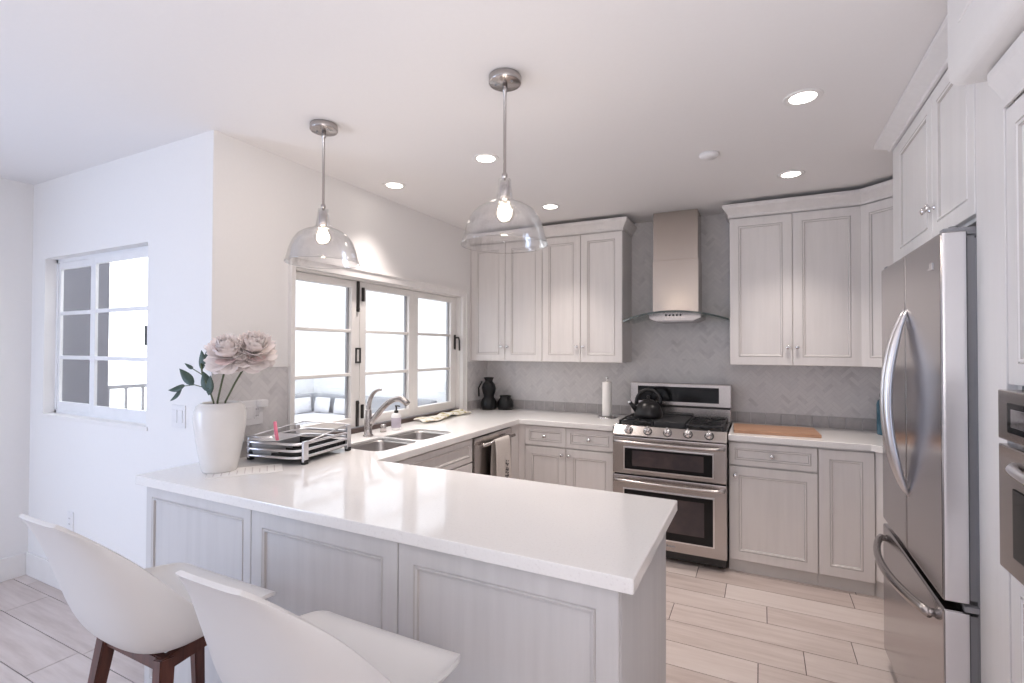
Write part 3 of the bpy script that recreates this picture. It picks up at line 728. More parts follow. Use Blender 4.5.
# backguard
mb = MB(); mb.box(RX0+.002, RX1-.002, 4.135, 4.232, .905, 1.022, .004); bgd = link('backguard', mb, 'steel', rg)
mb = MB(); mb.box(RX0+.004, RX1-.004, 4.128, 4.23, 1.018, 1.03); link('shadow_gap', mb, 'black', bgd)
mb = MB(); mb.poly([(4.118, 1.03), (4.124, 1.205), (4.232, 1.205), (4.232, 1.03)], RX0-.002, RX1+.002, axis='X', bev=.006); mb.m = Matrix(); bp = link('console', mb, 'steel', bgd)
mb = MB(); 
sl = (4.124-4.118)/(1.205-1.03)
def on_con(z, off): return 4.118+sl*(z-1.03)-off
mb.poly([(on_con(1.062, .0025), 1.062), (on_con(1.180, .0025), 1.180), (on_con(1.180, -.004), 1.180), (on_con(1.062, -.004), 1.062)], RX0+.062, RX1-.085, axis='X'); link('display', mb, 'black_glass', bgd)

# kettle
kx, ky, kz0 = -.768, 3.86, .9575
kt = thing('kettle', 'charcoal enamel kettle on the rear left burner of the range', 'kettle', (kx, ky, kz0))
mb = MB(); mb.lathe([(.0001, kz0), (.088, kz0), (.102, kz0+.008), (.106, kz0+.03), (.098, kz0+.07), (.078, kz0+.105), (.055, kz0+.122), (.048, kz0+.126), (.0001, kz0+.127)], (kx, ky, 0), 36); link('body', mb, 'kettle', kt)
mb = MB(); mb.lathe([(.0001, kz0+.126), (.046, kz0+.126), (.040, kz0+.134), (.012, kz0+.140), (.009, kz0+.15), (.0145, kz0+.16), (.010, kz0+.168), (.0001, kz0+.17)], (kx, ky, 0), 24); link('lid', mb, 'kettle', kt)
mb = MB(); mb.tube([(kx-.075, ky-.03, kz0+.055), (kx-.105, ky-.04, kz0+.085), (kx-.128, ky-.05, kz0+.115)], [.026, .018, .013], 12); o = link('spout', mb, 'kettle', kt)
mb = MB(); mb.tube([(kx-.124, ky-.049, kz0+.110), (kx-.137, ky-.053, kz0+.124)], [.0155, .0155], 12); link('spout_cap', mb, 'chrome', o)
mb = MB(); mb.tube([(kx+.085*math.cos(a), ky+.02*math.cos(a), kz0+.115+.098*math.sin(a)) for a in [PI*(-.03+1.06*k/16) for k in range(17)]], .0115, 10, flat=1.3); link('handle', mb, 'black', kt)

# ------------------------------------------------------------------ hood
hd = thing('range_hood', 'stainless chimney range hood with curved glass canopy', 'range hood', (-.585, 4.25, 1.67))
mb = MB(); mb.box(-.762, -.422, 4.0, YB-.0085, 1.72, 2.17, .002); mb.box(-.757, -.427, 4.004, YB-.0085, 2.17, ZC-.002, .002); link('chimney', mb, 'hood', hd)
mb = MB(); rows_t = []; N = 24; hx0, hx1, hxm = -.965, -.205, -.585
def gz(x): t = (x-hxm)/.38; return 1.762-.062*t*t
front = lambda x: 3.765+.10*abs((x-hxm)/.375)**2.5
top, bot = [], []
for i in range(N+1):
    x = hx0+(hx1-hx0)*i/N
    top.append([(x, y, gz(x)) for y in (front(x), front(x)+.01, YB-.0085)]); bot.append([(x, y, gz(x)-.010) for y in (front(x), front(x)+.01, YB-.0085)])
mb.grid(top); mb.grid(bot); gl = link('glass_canopy', mb, 'hoodglass', hd)
mb = MB(); mb.grid([[(hx0+(hx1-hx0)*i/N, front(hx0+(hx1-hx0)*i/N)-.0005, gz(hx0+(hx1-hx0)*i/N)+.0005), (hx0+(hx1-hx0)*i/N, front(hx0+(hx1-hx0)*i/N)-.0005, gz(hx0+(hx1-hx0)*i/N)-.013)] for i in range(N+1)]); link('glass_edge', mb, 'hoodrim', gl)
pr = []
for i in range(13):
    x = -.765+.37*i/12; pr.append((x, gz(x)-.0075))
mb = MB(); mb.poly([(-.765, 1.712), (-.725, 1.692), (-.445, 1.692), (-.395, 1.712)]+pr[::-1], 3.88, YB-.0085, axis='Y', bev=.002); fb = link('fan_box', mb, 'nickel', hd)
mb = MB()
for k in range(5): mb.lathe([(.0001, 3.872), (.007, 3.872), (.007, 3.881)], (-.64+.026*k, 0, 1.734), 12, axis='Y')
link('button', mb, 'black', fb)
mb = MB(); mb.box(-.715, -.445, 3.91, 4.2, 1.687, 1.6925); link('grease_filter', mb, 'nickel', fb)

# ------------------------------------------------------------------ refrigerator
FX = .514; FY0, FY1 = 2.035, 2.915; FM = 2.477; FT = 1.858; FS = .672
fr = thing('refrigerator', 'stainless french door refrigerator with bottom freezer drawer', 'refrigerator', (.9, 2.475, 0))
add_box(fr, 'cabinet_body', 'gasket', .60, XR-.02, FY0+.008, FY1-.005, .03, FT-.025, bev=.004)
def fdoor(name, y0, y1, z0, z1):
    mb = MB(); mb.box(FX, FX+.068, y0, y1, z0, z1, .010, seg=3); d = link(name, mb, ['fridge', 'fridge_side'], fr)
    for p in d.data.polygons:
        if abs(p.normal.y) > .75: p.material_index = 1
    mb = MB(); mb.box(FX+.068, FX+.087, y0+.010, y1-.010, z0+.012, z1-.012); link('gasket', mb, 'gasket', d); return d
dl = fdoor('door', FM+.003, FY1, FS+.012, FT); dr = fdoor('door', FY0, FM-.003, FS+.012, FT); fz = fdoor('freezer_drawer', FY0, FY1, .07, FS-.012)
def bow(y, z0, z1, dep, lean):
    mb = MB(); P_ = []; n = 22
    for k in range(n+1):
        t = k/n; s_ = math.sin(t*PI); P_.append((FX+.004-dep*s_**.75, y+lean*s_, z0+(z1-z0)*t))
    mb.tube(P_, [.007+.0115*min(1, math.sin(k/n*PI)*1.8) for k in range(n+1)], 12, flat=.85)
    return mb
link('handle', bow(FM+.030, .905, 1.64, .068, .0), 'fridge_side', dl); link('handle', bow(FM-.028, .905, 1.64, .068, .0), 'fridge_side', dr)
mb = MB(); P_ = []
for k in range(25):
    t = k/24; P_.append((FX-.012-.062*math.sin(t*PI)**.75, FY0+.1+(FY1-FY0-.13)*t, .598))
mb.tube(P_, .0175, 12, flat=.8); mb.tube([(FX+.002, P_[0][1]+.008, .598), (FX-.016, P_[0][1]+.008, .598)], .013, 10); mb.tube([(FX+.002, P_[-1][1]-.008, .598), (FX-.016, P_[-1][1]-.008, .598)], .013, 10)
link('handle', mb, 'nickel', fz)
mb = MB(); mb.box(FX-.003, FX+.001, 2.115, 2.145, 1.748, 1.772, .001); mb.box(FX-.003, FX+.001, 2.15, 2.165, 1.75, 1.755, .001); link('badge', mb, 'chrome', dr)
mb = MB(); mb.box(FX+.01, .72, FY0+.01, FY0+.05, FT-.02, FT+.012, .004); mb.lathe([(.0001, FT), (.012, FT), (.012, FT+.018), (.0001, FT+.0185)], (FX+.04, FY0+.03, 0), 12); link('hinge_cover', mb, 'gasket', fr)
mb = MB(); mb.box(FX+.01, .72, FY1-.05, FY1-.01, FT-.02, FT+.012, .004); link('hinge_cover', mb, 'gasket', fr)
mb = MB(); mb.box(.565, .61, FY0-.004, FY0+.02, FS-.009, FS+.009, .002); link('center_hinge', mb, 'gasket', fr)
add_box(fr, 'toe_grille', 'gasket', FX+.05, .62, FY0+.01, FY1-.01, 0, .065)

# --- cabinet over refrigerator
XT = .60
oc = thing('overhead_cabinet', 'two door cabinet over the refrigerator', 'cabinet', (.95, 2.55, 1.9))
add_box(oc, 'cabinet_box', 'cabw', XT+.0215, XR-.002, 2.034, 3.12, 1.895, 2.492)
fmO = frame_mtx((XT+.02, 0, 0), (0, -1, 0), (1, 0, 0))
add_box(oc, 'filler', 'cabw', XT+.002, XT+.0212, 3.03, 3.12, 1.895, 2.49)
add_door('door', oc, fmO, -3.03, -2.469, 1.905, 2.488, (-2.497, 2.03), mats=('cabw', 'glaze')); add_door('door', oc, fmO, -2.469, -2.036, 1.905, 2.488, (-2.441, 2.03), mats=('cabw', 'glaze'))
mb = MB(); crown(mb, [(XR, 3.12), (XT, 3.12), (XT, 1.90)], 2.489, h=.65, proj=.95); struct('trim_5', mb, 'cabw', 'crown moulding over the refrigerator cabinet', 'crown moulding')
mb = MB(); mb.box(XT+.03, XR-.002, 3.0, 3.02, .93, 1.893); solo('side_panel', mb, 'cabw', 'painted panel on the far side of the refrigerator', 'panel', (.95, 3.01, .93))

# --- oven tower
ot = thing('oven_tower', 'tall painted cabinet holding the wall oven right of the refrigerator', 'cabinet', (.95, 1.4, 0))
mb = MB(); mb.box(XT+.0225, XR-.002, 1.02, 2.028, 0, .80); mb.box(XT+.0225, XR-.002, 1.02, 2.028, 1.40, 2.25); mb.box(XT+.001, XR-.002, 1.898, 2.028, 2.2565, ZC-.002); mb.box(XT+.0225, XR-.002, 1.80, 2.028, .80, 1.40); mb.box(XT+.0225, XR-.002, 1.02, 1.06, .80, 1.40); link('cabinet_box', mb, 'cabw', ot)
add_box(ot, 'stile', 'cabw', XT, XT+.022, 1.826, 2.028, 0, 2.256, bev=.002)
fmT = frame_mtx((XT+.022, 0, 0), (0, -1, 0), (1, 0, 0))
add_door('door', ot, fmT, -1.822, -1.42, 1.385, 2.14, mats=('cabw', 'glaze')); add_door('door', ot, fmT, -1.42, -1.025, 1.385, 2.14, mats=('cabw', 'glaze'))
add_door('drawer', ot, fmT, -1.822, -1.025, .08, .90, mats=('cabw', 'glaze'))
mb = MB(); crown(mb, [(XT+.004, 1.822), (XT+.004, 1.02)], 2.145, h=1.1, proj=.55); link('cornice', mb, 'cabw', ot)
wo = thing('wall_oven', 'stainless wall oven at the right edge built into the tall cabinet', 'oven', (.9, 1.4, .9))
add_box(wo, 'oven_body', 'black', XT+.024, XR-.05, 1.07, 1.79, .915, 1.355)
mb = MB(); mb.box(XT-.03, XT+.021, 1.07, 1.79, 1.245, 1.375, .004); o = link('control_panel', mb, 'steel', wo)
mb = MB(); mb.box(XT-.033, XT-.0295, 1.2, 1.725, 1.268, 1.345, .001); link('display', mb, 'black_glass', o)
mb = MB(); mb.box(XT-.0345, XT-.0328, 1.25, 1.70, 1.285, 1.33, .0005); link('screen', mb, 'chrome', o)
mb = MB(); mb.box(XT-.03, XT+.021, 1.07, 1.79, .905, 1.232, .005); o = link('oven_door', mb, 'steel', wo)
mb = MB(); mb.box(XT-.033, XT-.0295, 1.16, 1.70, .955, 1.13, .002); link('oven_window', mb, 'black_glass', o)
mb = MB(); P_ = [(XT-.03-.036*math.sin(PI*k/16)**.5, 1.13+.565*k/16, 1.185) for k in range(17)]; mb.tube(P_, .012, 10); link('handle', mb, 'fridge_side', o)

# --- projecting soffit cabinet with bullnose edge
sc_ = thing('soffit_cabinet', 'white boxed soffit with rounded lower edge at the top right', 'soffit', (.9, 1.3, 2.3))
prof = [(XR-.002, 2.258)]+[(.5+.035-.035*math.sin(a), 2.258+.035-.035*math.cos(a)) for a in [PI/2*k/8 for k in range(9)]]+[(.5, ZC-.001), (XR-.002, ZC-.001)]
mb = MB(); mb.poly([(p[0], p[1]) for p in prof], .55, 1.895, axis='Y'); link('box', mb, 'wall', sc_)
mb = MB(frame_mtx((.5, 0, 0), (0, -1, 0), (1, 0, 0))); door_geo(mb, -1.80, -1.0, 2.40, ZC-.012, .04, .004); link('access_panel', mb, ['wall', 'glaze'], sc_)

# ------------------------------------------------------------------ pendants, downlights
def pendant():
    p = thing('pendant_light', 'x', 'pendant light', (0, 0, 0), 'glass pendants over the peninsula')
    mb = MB(); mb.lathe([(.0001, 0), (.062, 0), (.064, -.004), (.064, -.027), (.061, -.031), (.0001, -.032)], n=40); o = link('canopy', mb, 'nickel', p)
    mb = MB(); 
    for sx in (-.035, .035): mb.sphere((sx, -.01, -.032), .005, n=10)
    link('screw', mb, 'gasket', o)
    mb = MB(); mb.lathe([(.0001, -.031), (.010, -.031), (.010, -.062), (.006, -.066), (.006, -.395), (.011, -.40), (.011, -.415), (.006, -.42), (.006, -.43), (.0001, -.431)], n=16); link('rod', mb, 'nickel', p)
    mb = MB(); mb.lathe([(.0001, -.425), (.017, -.427), (.020, -.432), (.020, -.492), (.017, -.505), (.0001, -.506)], n=24); link('socket', mb, 'nickel', p)
    mb = MB(); mb.lathe([(.0001, -.500), (.013, -.503), (.017, -.514), (.031, -.527), (.0395, -.545), (.041, -.560), (.036, -.580), (.022, -.595), (.0001, -.600)], n=28); b_ = link('bulb', mb, 'bulbglass', p)
    mb = MB(); mb.lathe([(.0001, -.520), (.011, -.523), (.022, -.538), (.027, -.556), (.022, -.574), (.011, -.584), (.0001, -.587)], n=20); link('filament', mb, 'bulb', b_)
    mb = MB(); outer = [(.024, -.422), (.027, -.46), (.034, -.502), (.046, -.516), (.082, -.528), (.114, -.549), (.137, -.582), (.151, -.62), (.162, -.665), (.169, -.685)]
    prof_ = outer+[(.1705, -.690)]+[(r-.003, z) for r, z in outer[::-1]]
    mb.lathe(prof_, n=56); link('lamp_shade', mb, 'pglass', p)
    for o in [p]+list(p.children):
        for q in o.children: q.data.transform(Matrix.Diagonal((1, 1, .965, 1)))
    return p
p1 = pendant(); p1.location = (-.897, 1.727, ZC); p1['label'] = 'clear glass pendant light over the peninsula, the right and nearer one'
p2 = dup(p1, (-1.872, 1.722, ZC), 'clear glass pendant light in front of the folding window, the left one')
for o in (p1, p2):
    l = bpy.data.lights.new('pendant_glow', 'POINT'); l.energy = 8.0; l.color = (1, .88, .76); l.shadow_soft_size = .04
    q = bpy.data.objects.new('pendant_glow', l); COL.objects.link(q); q.parent = o; q.location = (0, 0, -.535)
def downlight():
    d = thing('recessed_light', 'x', 'recessed light', (0, 0, 0), 'recessed ceiling lights')
    mb = MB(); mb.lathe([(.052, .0005), (.075, .0005), (.075, -.003), (.070, -.005), (.054, -.004), (.050, -.001)], n=36); link('trim_ring', mb, 'trim', d)
    mb = MB(); mb.lathe([(.0001, -.001), (.052, -.001), (.051, -.003), (.0001, -.0035)], n=32); link('lens', mb, 'downlight', d)
    return d
DL = [((.162, 2.43), 'round recessed ceiling light nearest the refrigerator, largest in view'), ((.167, 3.47), 'recessed ceiling light in front of the right wall cabinets'),
      ((-1.382, 2.43), 'recessed ceiling light just left of the right pendant rod'), ((-2.15, 2.57), 'recessed ceiling light nearest the window wall, leftmost in view'), ((-1.416, 3.475), 'recessed ceiling light above the left wall cabinets')]
d0 = downlight()
for i, ((x, y), lab) in enumerate(DL):
    o = d0 if i == 0 else dup(d0, (x, y, ZC))
    o.location = (x, y, ZC); o['label'] = lab
    l = bpy.data.lights.new('downlight_beam', 'SPOT'); l.energy = 31; l.color = (1, .90, .84); l.spot_size = math.radians(92); l.spot_blend = 1.0; l.shadow_soft_size = .06
    q = bpy.data.objects.new('downlight_beam', l); COL.objects.link(q); q.parent = o; q.location = (0, 0, -.012)
mb = MB(); mb.lathe([(.0001, 0), (.05, 0), (.05, -.012), (.04, -.022), (.0001, -.025)], n=28)
solo('smoke_detector', mb, 'plastic_w', 'small round white detector on the ceiling between recessed lights', 'smoke detector', (0, 0, 0)).location = (-.252, 2.915, ZC)

# ------------------------------------------------------------------ stools
def stool():
    s = thing('bar_stool', 'x', 'stool', (0, 0, 0), 'white shell bar stools')
    # side profile: (y, z, half width, side curl), front lip to back top; y=0 at seat front, facing +y
    # one row per station from the front lip to the back top: centre y, z, half width, rim y, z
    key = [(.010, .672, .208, .010, .672), (0, .686, .228, 0, .688), (-.03, .692, .246, -.03, .702), (-.09, .676, .258, -.08, .712), (-.16, .652, .262, -.135, .722), (-.23, .632, .262, -.185, .734),
           (-.29, .626, .260, -.225, .748), (-.338, .642, .257, -.258, .768), (-.374, .686, .252, -.290, .798), (-.400, .745, .243, -.322, .838), (-.422, .812, .226, -.355, .882), (-.444, .88, .204, -.393, .928),
           (-.466, .94, .172, -.432, .970), (-.489, .993, .138, -.474, 1.010), (-.508, 1.030, .114, -.502, 1.034), (-.518, 1.044, .094, -.515, 1.045)]
    def samp(t):
        f_ = t*(len(key)-1); i = min(int(f_), len(key)-2); u = f_-i
        P = [key[max(0, i-1)], key[i], key[i+1], key[min(len(key)-1, i+2)]]
        return [.5*((2*P[1][q])+(-P[0][q]+P[2][q])*u+(2*P[0][q]-5*P[1][q]+4*P[2][q]-P[3][q])*u*u+(-P[0][q]+3*P[1][q]-3*P[2][q]+P[3][q])*u**3) for q in range(5)]
    rows = []; NT, NS = 46, 24
    for i in range(NT+1):
        y, z, w, yr, zr = samp(i/NT); r_ = []
        for j in range(NS+1):
            a = j/NS*2-1; k = abs(a)**2.5
            r_.append(Vector((w*math.sin(a*PI/2*.9)/math.sin(PI/2*.9), y+(yr-y)*k, z+(zr-z)*k)))
        rows.append(r_)
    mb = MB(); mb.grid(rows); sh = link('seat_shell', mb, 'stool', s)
    md = sh.modifiers.new('thick', 'SOLIDIFY'); md.thickness = .011; md.offset = 0
    md = sh.modifiers.new('round', 'BEVEL'); md.width = .004; md.segments = 2; md.limit_method = 'ANGLE'; md.angle_limit = math.radians(50)
    md = sh.modifiers.new('sub', 'SUBSURF'); md.levels = 1; md.render_levels = 1
    # wooden base
    tops = {(-1, 1): (-.145, -.03), (1, 1): (.145, -.03), (-1, -1): (-.145, -.29), (1, -1): (.145, -.29)}
    zt = .602
    mb = MB(); ref = (0, 0, 1)
    for sx in (-1, 1): mb.beam((sx*.145, -.012, zt+.034), (sx*.145, -.308, zt-.002), .024, .042, ref=ref)
    for y, zz in ((-.03, zt+.03), (-.29, zt)): mb.beam((-.145, y, zz), (.145, y, zz), .024, .042, ref=ref)
    link('seat_frame', mb, 'walnut', s)
    for (sx, sy), (x, y) in tops.items():
        mb = MB(); mb.beam((x, y, zt+.018+(.03 if sy > 0 else 0)), (x+sx*.085, y+sy*.075, 0.0), .040, .040, .026, .026, ref=(0, 1, 0)); link('leg', mb, 'walnut', s)
    mb = MB(); k = .68
    for y, sy in ((-.03, 1), (-.29, -1)): mb.beam((-.145-.085*k, y+sy*.075*k, zt*(1-k)), (.145+.085*k, y+sy*.075*k, zt*(1-k)), .02, .026, ref=ref)
    for sx in (-1, 1): mb.beam((sx*(.145+.085*k), -.03+.075*k, zt*(1-k)), (sx*(.145+.085*k), -.29-.075*k, zt*(1-k)), .02, .026, ref=ref)
    link('foot_rest', mb, 'walnut', s)
    return s
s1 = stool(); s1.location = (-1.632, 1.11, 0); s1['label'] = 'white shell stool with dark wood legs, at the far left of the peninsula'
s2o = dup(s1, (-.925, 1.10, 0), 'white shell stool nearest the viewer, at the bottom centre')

# ------------------------------------------------------------------ things on the counters
vx, vy, vs_ = -2.235, 1.462, .625
mb = MB(); prof = [(.0001, 0), (.108, 0), (.116, .006), (.13, .05), (.15, .12), (.168, .20), (.174, .245), (.170, .275), (.155, .300), (.132, .312), (.118, .314), (.115, .308), (.13, .28), (.15, .22), (.11, .03), (.0001, .028)]
mb.lathe([(r*vs_*(1 if r > .05 else 1), CT+z) for r, z in prof], (vx, vy, 0), 48); solo('vase', mb, 'ceramic', 'large cream ceramic vase at the left end of the peninsula', 'vase', (vx, vy, CT))
def petal(mb, c, tilt, az, w, h, curl, R0):
    rows = []; n, k = 6, 5
    rot = Matrix.Translation(c) @ Matrix.Rotation(az, 4, 'Z')
    for i in range(n+1):
        t = i/n; r_ = []
        wid = w*math.sin(PI*min(.86, .12+.62*t))*(1 if t < .8 else (1-(t-.8)*1.2))
        ang = tilt+curl*t
        for j in range(k+1):
            a = j/k*2-1; rr = R0+h*t*math.cos(tilt+curl*t*.5); zz = h*t*math.sin(tilt+curl*t*.5)
            ruff = .006*math.sin(a*9+az*5)*(t**2)
            r_.append(rot @ Vector((rr-(a*a)*wid*.35*math.sin(ang)+ruff, a*wid, zz+(a*a)*wid*.30*math.cos(ang)+ruff)))
        rows.append(r_)
    mb.grid(rows)
def bloom(mb, c, R_, seed, tiltv):
    rng = random.Random(seed); t_ = MB()
    for ring, (n, tilt, h, w, r0, z) in enumerate([(10, -.75, .80, .36, .05, -.10), (11, -.35, .88, .38, .05, -.08), (11, .05, .88, .36, .05, -.05), (11, .38, .84, .34, .05, -.02), (10, .68, .80, .30, .04, .02), (10, .95, .76, .28, .04, .06), (9, 1.15, .72, .25, .08, .10), (8, 1.3, .68, .22, .04, .12), (7, 1.42, .62, .2, .02, .14)]):
        for k in range(n):
            petal(t_, Vector((0, 0, z*R_)), tilt+rng.uniform(-.16, .16), 2*PI*k/n+ring*.5+rng.uniform(-.2, .2), w*R_*rng.uniform(.9, 1.15), h*R_*rng.uniform(.86, 1.08), .55+rng.uniform(-.35, .35), r0*R_)
    mt = Matrix.Translation(c) @ tiltv.to_track_quat('Z', 'Y').to_matrix().to_4x4()
    mb.m = mt; mb.merge(t_.bm.copy(), 0, True); t_.bm.free(); mb.m = Matrix()
def peony(base, rim, head, R_, seed, tiltv, label):
    p = thing('peony_stem', label, 'flower', base, 'blush peonies in the vase')
    b0, h0 = Vector(base), Vector(head)
    rm = Vector(rim); mb = MB(); mb.tube([b0, b0.lerp(rm, .5), rm, rm.lerp(h0, .35)+Vector((0, 0, .008)), rm.lerp(h0, .7)+Vector((0, 0, .006)), h0], .0042, 8); link('stem', mb, 'stem', p)
    mb = MB(); bloom(mb, h0, R_, seed, tiltv); link('bloom', mb, 'petal', p)
    mb = MB(); mb.sphere(h0-tiltv.normalized()*R_*.12, .017, sz=.6, n=12); link('calyx', mb, 'leaf', p)
peony((-2.25, 1.455, CT+.045), (-2.222, 1.44, 1.235), (-2.10, 1.41, 1.447), .108, 3, Vector((.4, -.5, .75)), 'pale blush peony in the vase, the left and nearer bloom')
peony((-2.235, 1.47, CT+.045), (-2.188, 1.455, 1.235), (-2.045, 1.49, 1.460), .108, 11, Vector((.55, -.3, .75)), 'pale blush peony in the vase, the right bloom')
lf = thing('leafy_stem', 'dark green leafy stem leaning left out of the vase', 'foliage', (-2.260, 1.455, CT+.045))
mb = MB(); mb.tube([(-2.260, 1.455, CT+.045), (-2.240, 1.438, 1.16), (-2.212, 1.415, 1.235), (-2.180, 1.375, 1.295), (-2.215, 1.365, 1.36), (-2.225, 1.365, 1.41)], .0038, 8); mb.tube([(-2.177, 1.370, 1.30), (-2.255, 1.355, 1.315), (-2.345, 1.350, 1.305)], .0022, 6); mb.tube([(-2.215, 1.365, 1.36), (-2.275, 1.360, 1.385)], .002, 6); link('stem', mb, 'stem', lf)
def leaf(p0, p1, w, droop=.01, up=Vector((.35, -.8, .5))):
    p0, p1 = Vector(p0), Vector(p1); d = (p1-p0); u = d.cross(up).normalized(); nn = u.cross(d).normalized()
    rows = []
    for i in range(9):
        t = i/8; wd = w*math.sin(PI*t**.8)**.9+.0004
        c = p0+d*t+nn*(-droop*4*t*(1-t)); rows.append([c-u*wd+nn*wd*.3, c, c+u*wd+nn*wd*.3])
    mb = MB(); mb.grid(rows)
    o = link('leaf', mb, 'leaf', lf); md = o.modifiers.new('t', 'SOLIDIFY'); md.thickness = .0008
leaf((-2.315, 1.350, 1.308), (-2.425, 1.340, 1.285), .017); leaf((-2.335, 1.350, 1.30), (-2.420, 1.345, 1.235), .015); leaf((-2.260, 1.355, 1.312), (-2.360, 1.350, 1.385), .020)
leaf((-2.177, 1.370, 1.285), (-2.200, 1.360, 1.375), .024); leaf((-2.177, 1.370, 1.27), (-2.150, 1.360, 1.36), .02); leaf((-2.275, 1.360, 1.385), (-2.330, 1.355, 1.41), .008)
leaf((-2.225, 1.365, 1.40), (-2.180, 1.365, 1.475), .012); leaf((-2.220, 1.365, 1.38), (-2.215, 1.360, 1.47), .016)

# paper sheet
def flat_sheet(name, pts, z, m_, label, cat):
    mb = MB(); mb.poly(pts, z, z+.0008)
    return mb
ps = thing('printed_sheet', 'faint printed paper sheet lying on the counter before the vase', 'paper', (-2.05, 1.48, CT))
A, B_ = Vector((-2.14, 1.335, 0)), Vector((-1.965, 1.585, 0)); d = (B_-A); n_ = Vector((-d.y, d.x, 0)).normalized()*.2
n_ = Vector((-.13, .10, 0))
mb = MB(); mb.poly([A[:2], B_[:2], (B_+n_)[:2], (A+n_)[:2]], CT+.0003, CT+.0012); link('sheet', mb, 'paper', ps)
mb = MB()
for k in range(9):
    q0 = A+n_*.15+d*(.08+k*.1); q1 = q0+n_*(.7 if k % 3 else .45); w_ = d.normalized()*.004
    mb.poly([q0[:2], (q0+w_)[:2], (q1+w_)[:2], q1[:2]], CT+.0012, CT+.0015)
link('printing', mb, 'ink', ps)

# dish rack
rx, ry, rz_ = -2.175, 1.865, math.radians(9)
rk = thing('dish_rack', 'chrome dish rack with black tray on the counter by the window', 'dish rack', (rx, ry, CT))
RM = Matrix.Translation((rx, ry, CT)) @ Matrix.Rotation(rz_, 4, 'Z')
hw, hl = .165, .215
for z in (.035, .068, .100):
    mb = MB(RM); mb.tube([(p[0], p[1], z) for p in rrect(-hw, hw, -hl, hl, .05, 6)], .0068, 8, closed=True); link('rail', mb, 'fridge_side', rk)
mb = MB(RM); mb.tube([(-hw, -hl+.05, .118), (-hw+.02, -hl, .125), (.02, -hl, .128)], .004, 8); mb.tube([(hw, -hl+.06, .105), (hw-.01, hl-.02, .142)], .004, 8); mb.tube([(hw-.01, hl-.02, .142), (-hw+.02, hl-.02, .146), (-hw+.02, -hl+.05, .125)], .004, 8); link('top_wire', mb, 'fridge_side', rk)
for (x, y, zt) in ((hw+.003, -hl+.045, .112), (hw+.003, hl-.045, .145), (-hw-.003, -hl+.05, .12), (-hw-.003, hl-.05, .13)):
    mb = MB(RM); mb.box(x-.006, x+.008, y-.017, y+.017, .012, zt, .003); o = link('post', mb, 'fridge_side', rk)
    mb = MB(RM); mb.box(x-.011, x+.011, y-.015, y+.015, .0005, .022, .004); link('foot', mb, 'rubber', o)
mb = MB(RM); mb.poly(rrect(-hw+.008, hw-.008, -hl+.008, hl-.008, .045), .024, .030)
for k in range(17): mb.box(-hw+.012, hw-.012, -hl+.02+k*.0238, -hl+.024+k*.0238, .03, .062 if k % 2 else .05, 0)
link('tray', mb, 'rubber', rk)
mb = MB(RM); rows = []
for ins, z in ((.02, .031), (.004, .036), (0, .105), (-.006, .108), (.004, .108), (.008, .04), (.03, .038)): rows.append([(p[0], p[1], z) for p in rrect(-hw+.014+ins, .015-ins, -hl+.014+ins, -.0-ins, .035)])
mb.grid(rows, False, True, cap=True); solo('utensil_tub', mb, 'grey_tub', 'grey plastic tub sitting inside the dish rack', 'tub', (rx, ry, CT+.03))
br = thing('dish_brush', 'pink handled brush standing in the grey tub', 'brush', RM @ Vector((-.02, -.13, .04)))
mb = MB(RM); mb.tube([(-.02, -.13, .045), (-.045, -.125, .12), (-.06, -.12, .19)], [.006, .009, .008], 10); link('handle', mb, 'pink', br)
mb = MB(RM); mb.sphere((-.018, -.13, .05), .012, sz=.8, n=12); link('brush_head', mb, 'plastic_w', br)
# electrical plates
def plate(name, m_, w, h, kind, label, cat):
    t = thing(name, label, cat, m_ @ Vector((0, 0, 0)))
    mb = MB(m_); mb.box(-w/2, w/2, -.006, 0, -h/2, h/2, .003); link('plate', mb, 'plastic_w', t)
    n = round(w/.046-.5) or 1
    for k in range(n):
        x = (k-(n-1)/2)*.046
        if kind[k] == 's':
            mb = MB(m_); mb.box(x-.0165, x+.0165, -.0095, -.0055, -.033, .033, .002); link('rocker', mb, 'plastic_w', t)
        else:
            mb = MB(m_); mb.box(x-.0165, x+.0165, -.008, -.0055, -.033, .033, .001); o = link('receptacle', mb, 'plastic_w', t)
            mb = MB(m_)
            for z in (-.017, .017):
                mb.box(x-.007, x-.005, -.0086, -.0078, z-.004, z+.004); mb.box(x+.004, x+.006, -.0086, -.0078, z-.004, z+.004)
            link('slot', mb, 'slot', o)
    return t
fD = lambda x, z: frame_mtx((x, YD, z), (1, 0, 0), (0, 1, 0)); fW = lambda y, z: frame_mtx((XW+.008, y, z), (0, 1, 0), (-1, 0, 0))
plate('light_switch', fD(-2.655, 1.13), .115, .115, 'ss', 'white double rocker switch on the dining wall left of the vase', 'light switch')
plate('wall_outlet', fD(-3.738, .43), .07, .115, 'o', 'white outlet low on the dining wall above the left stool', 'outlet')
plate('wall_outlet', fW(1.715, 1.14), .165, .13, 'oso', 'white outlet plate on the marble between vase and window', 'outlet')
mb = MB(); mb.box(XW+.017, XW+.055, 1.755, 1.80, 1.165, 1.205, .006); solo('plug_adapter', mb, 'plastic_w', 'white plug block in the marble wall outlet above the dish rack', 'plug', (XW+.016, 1.82, 1.2))

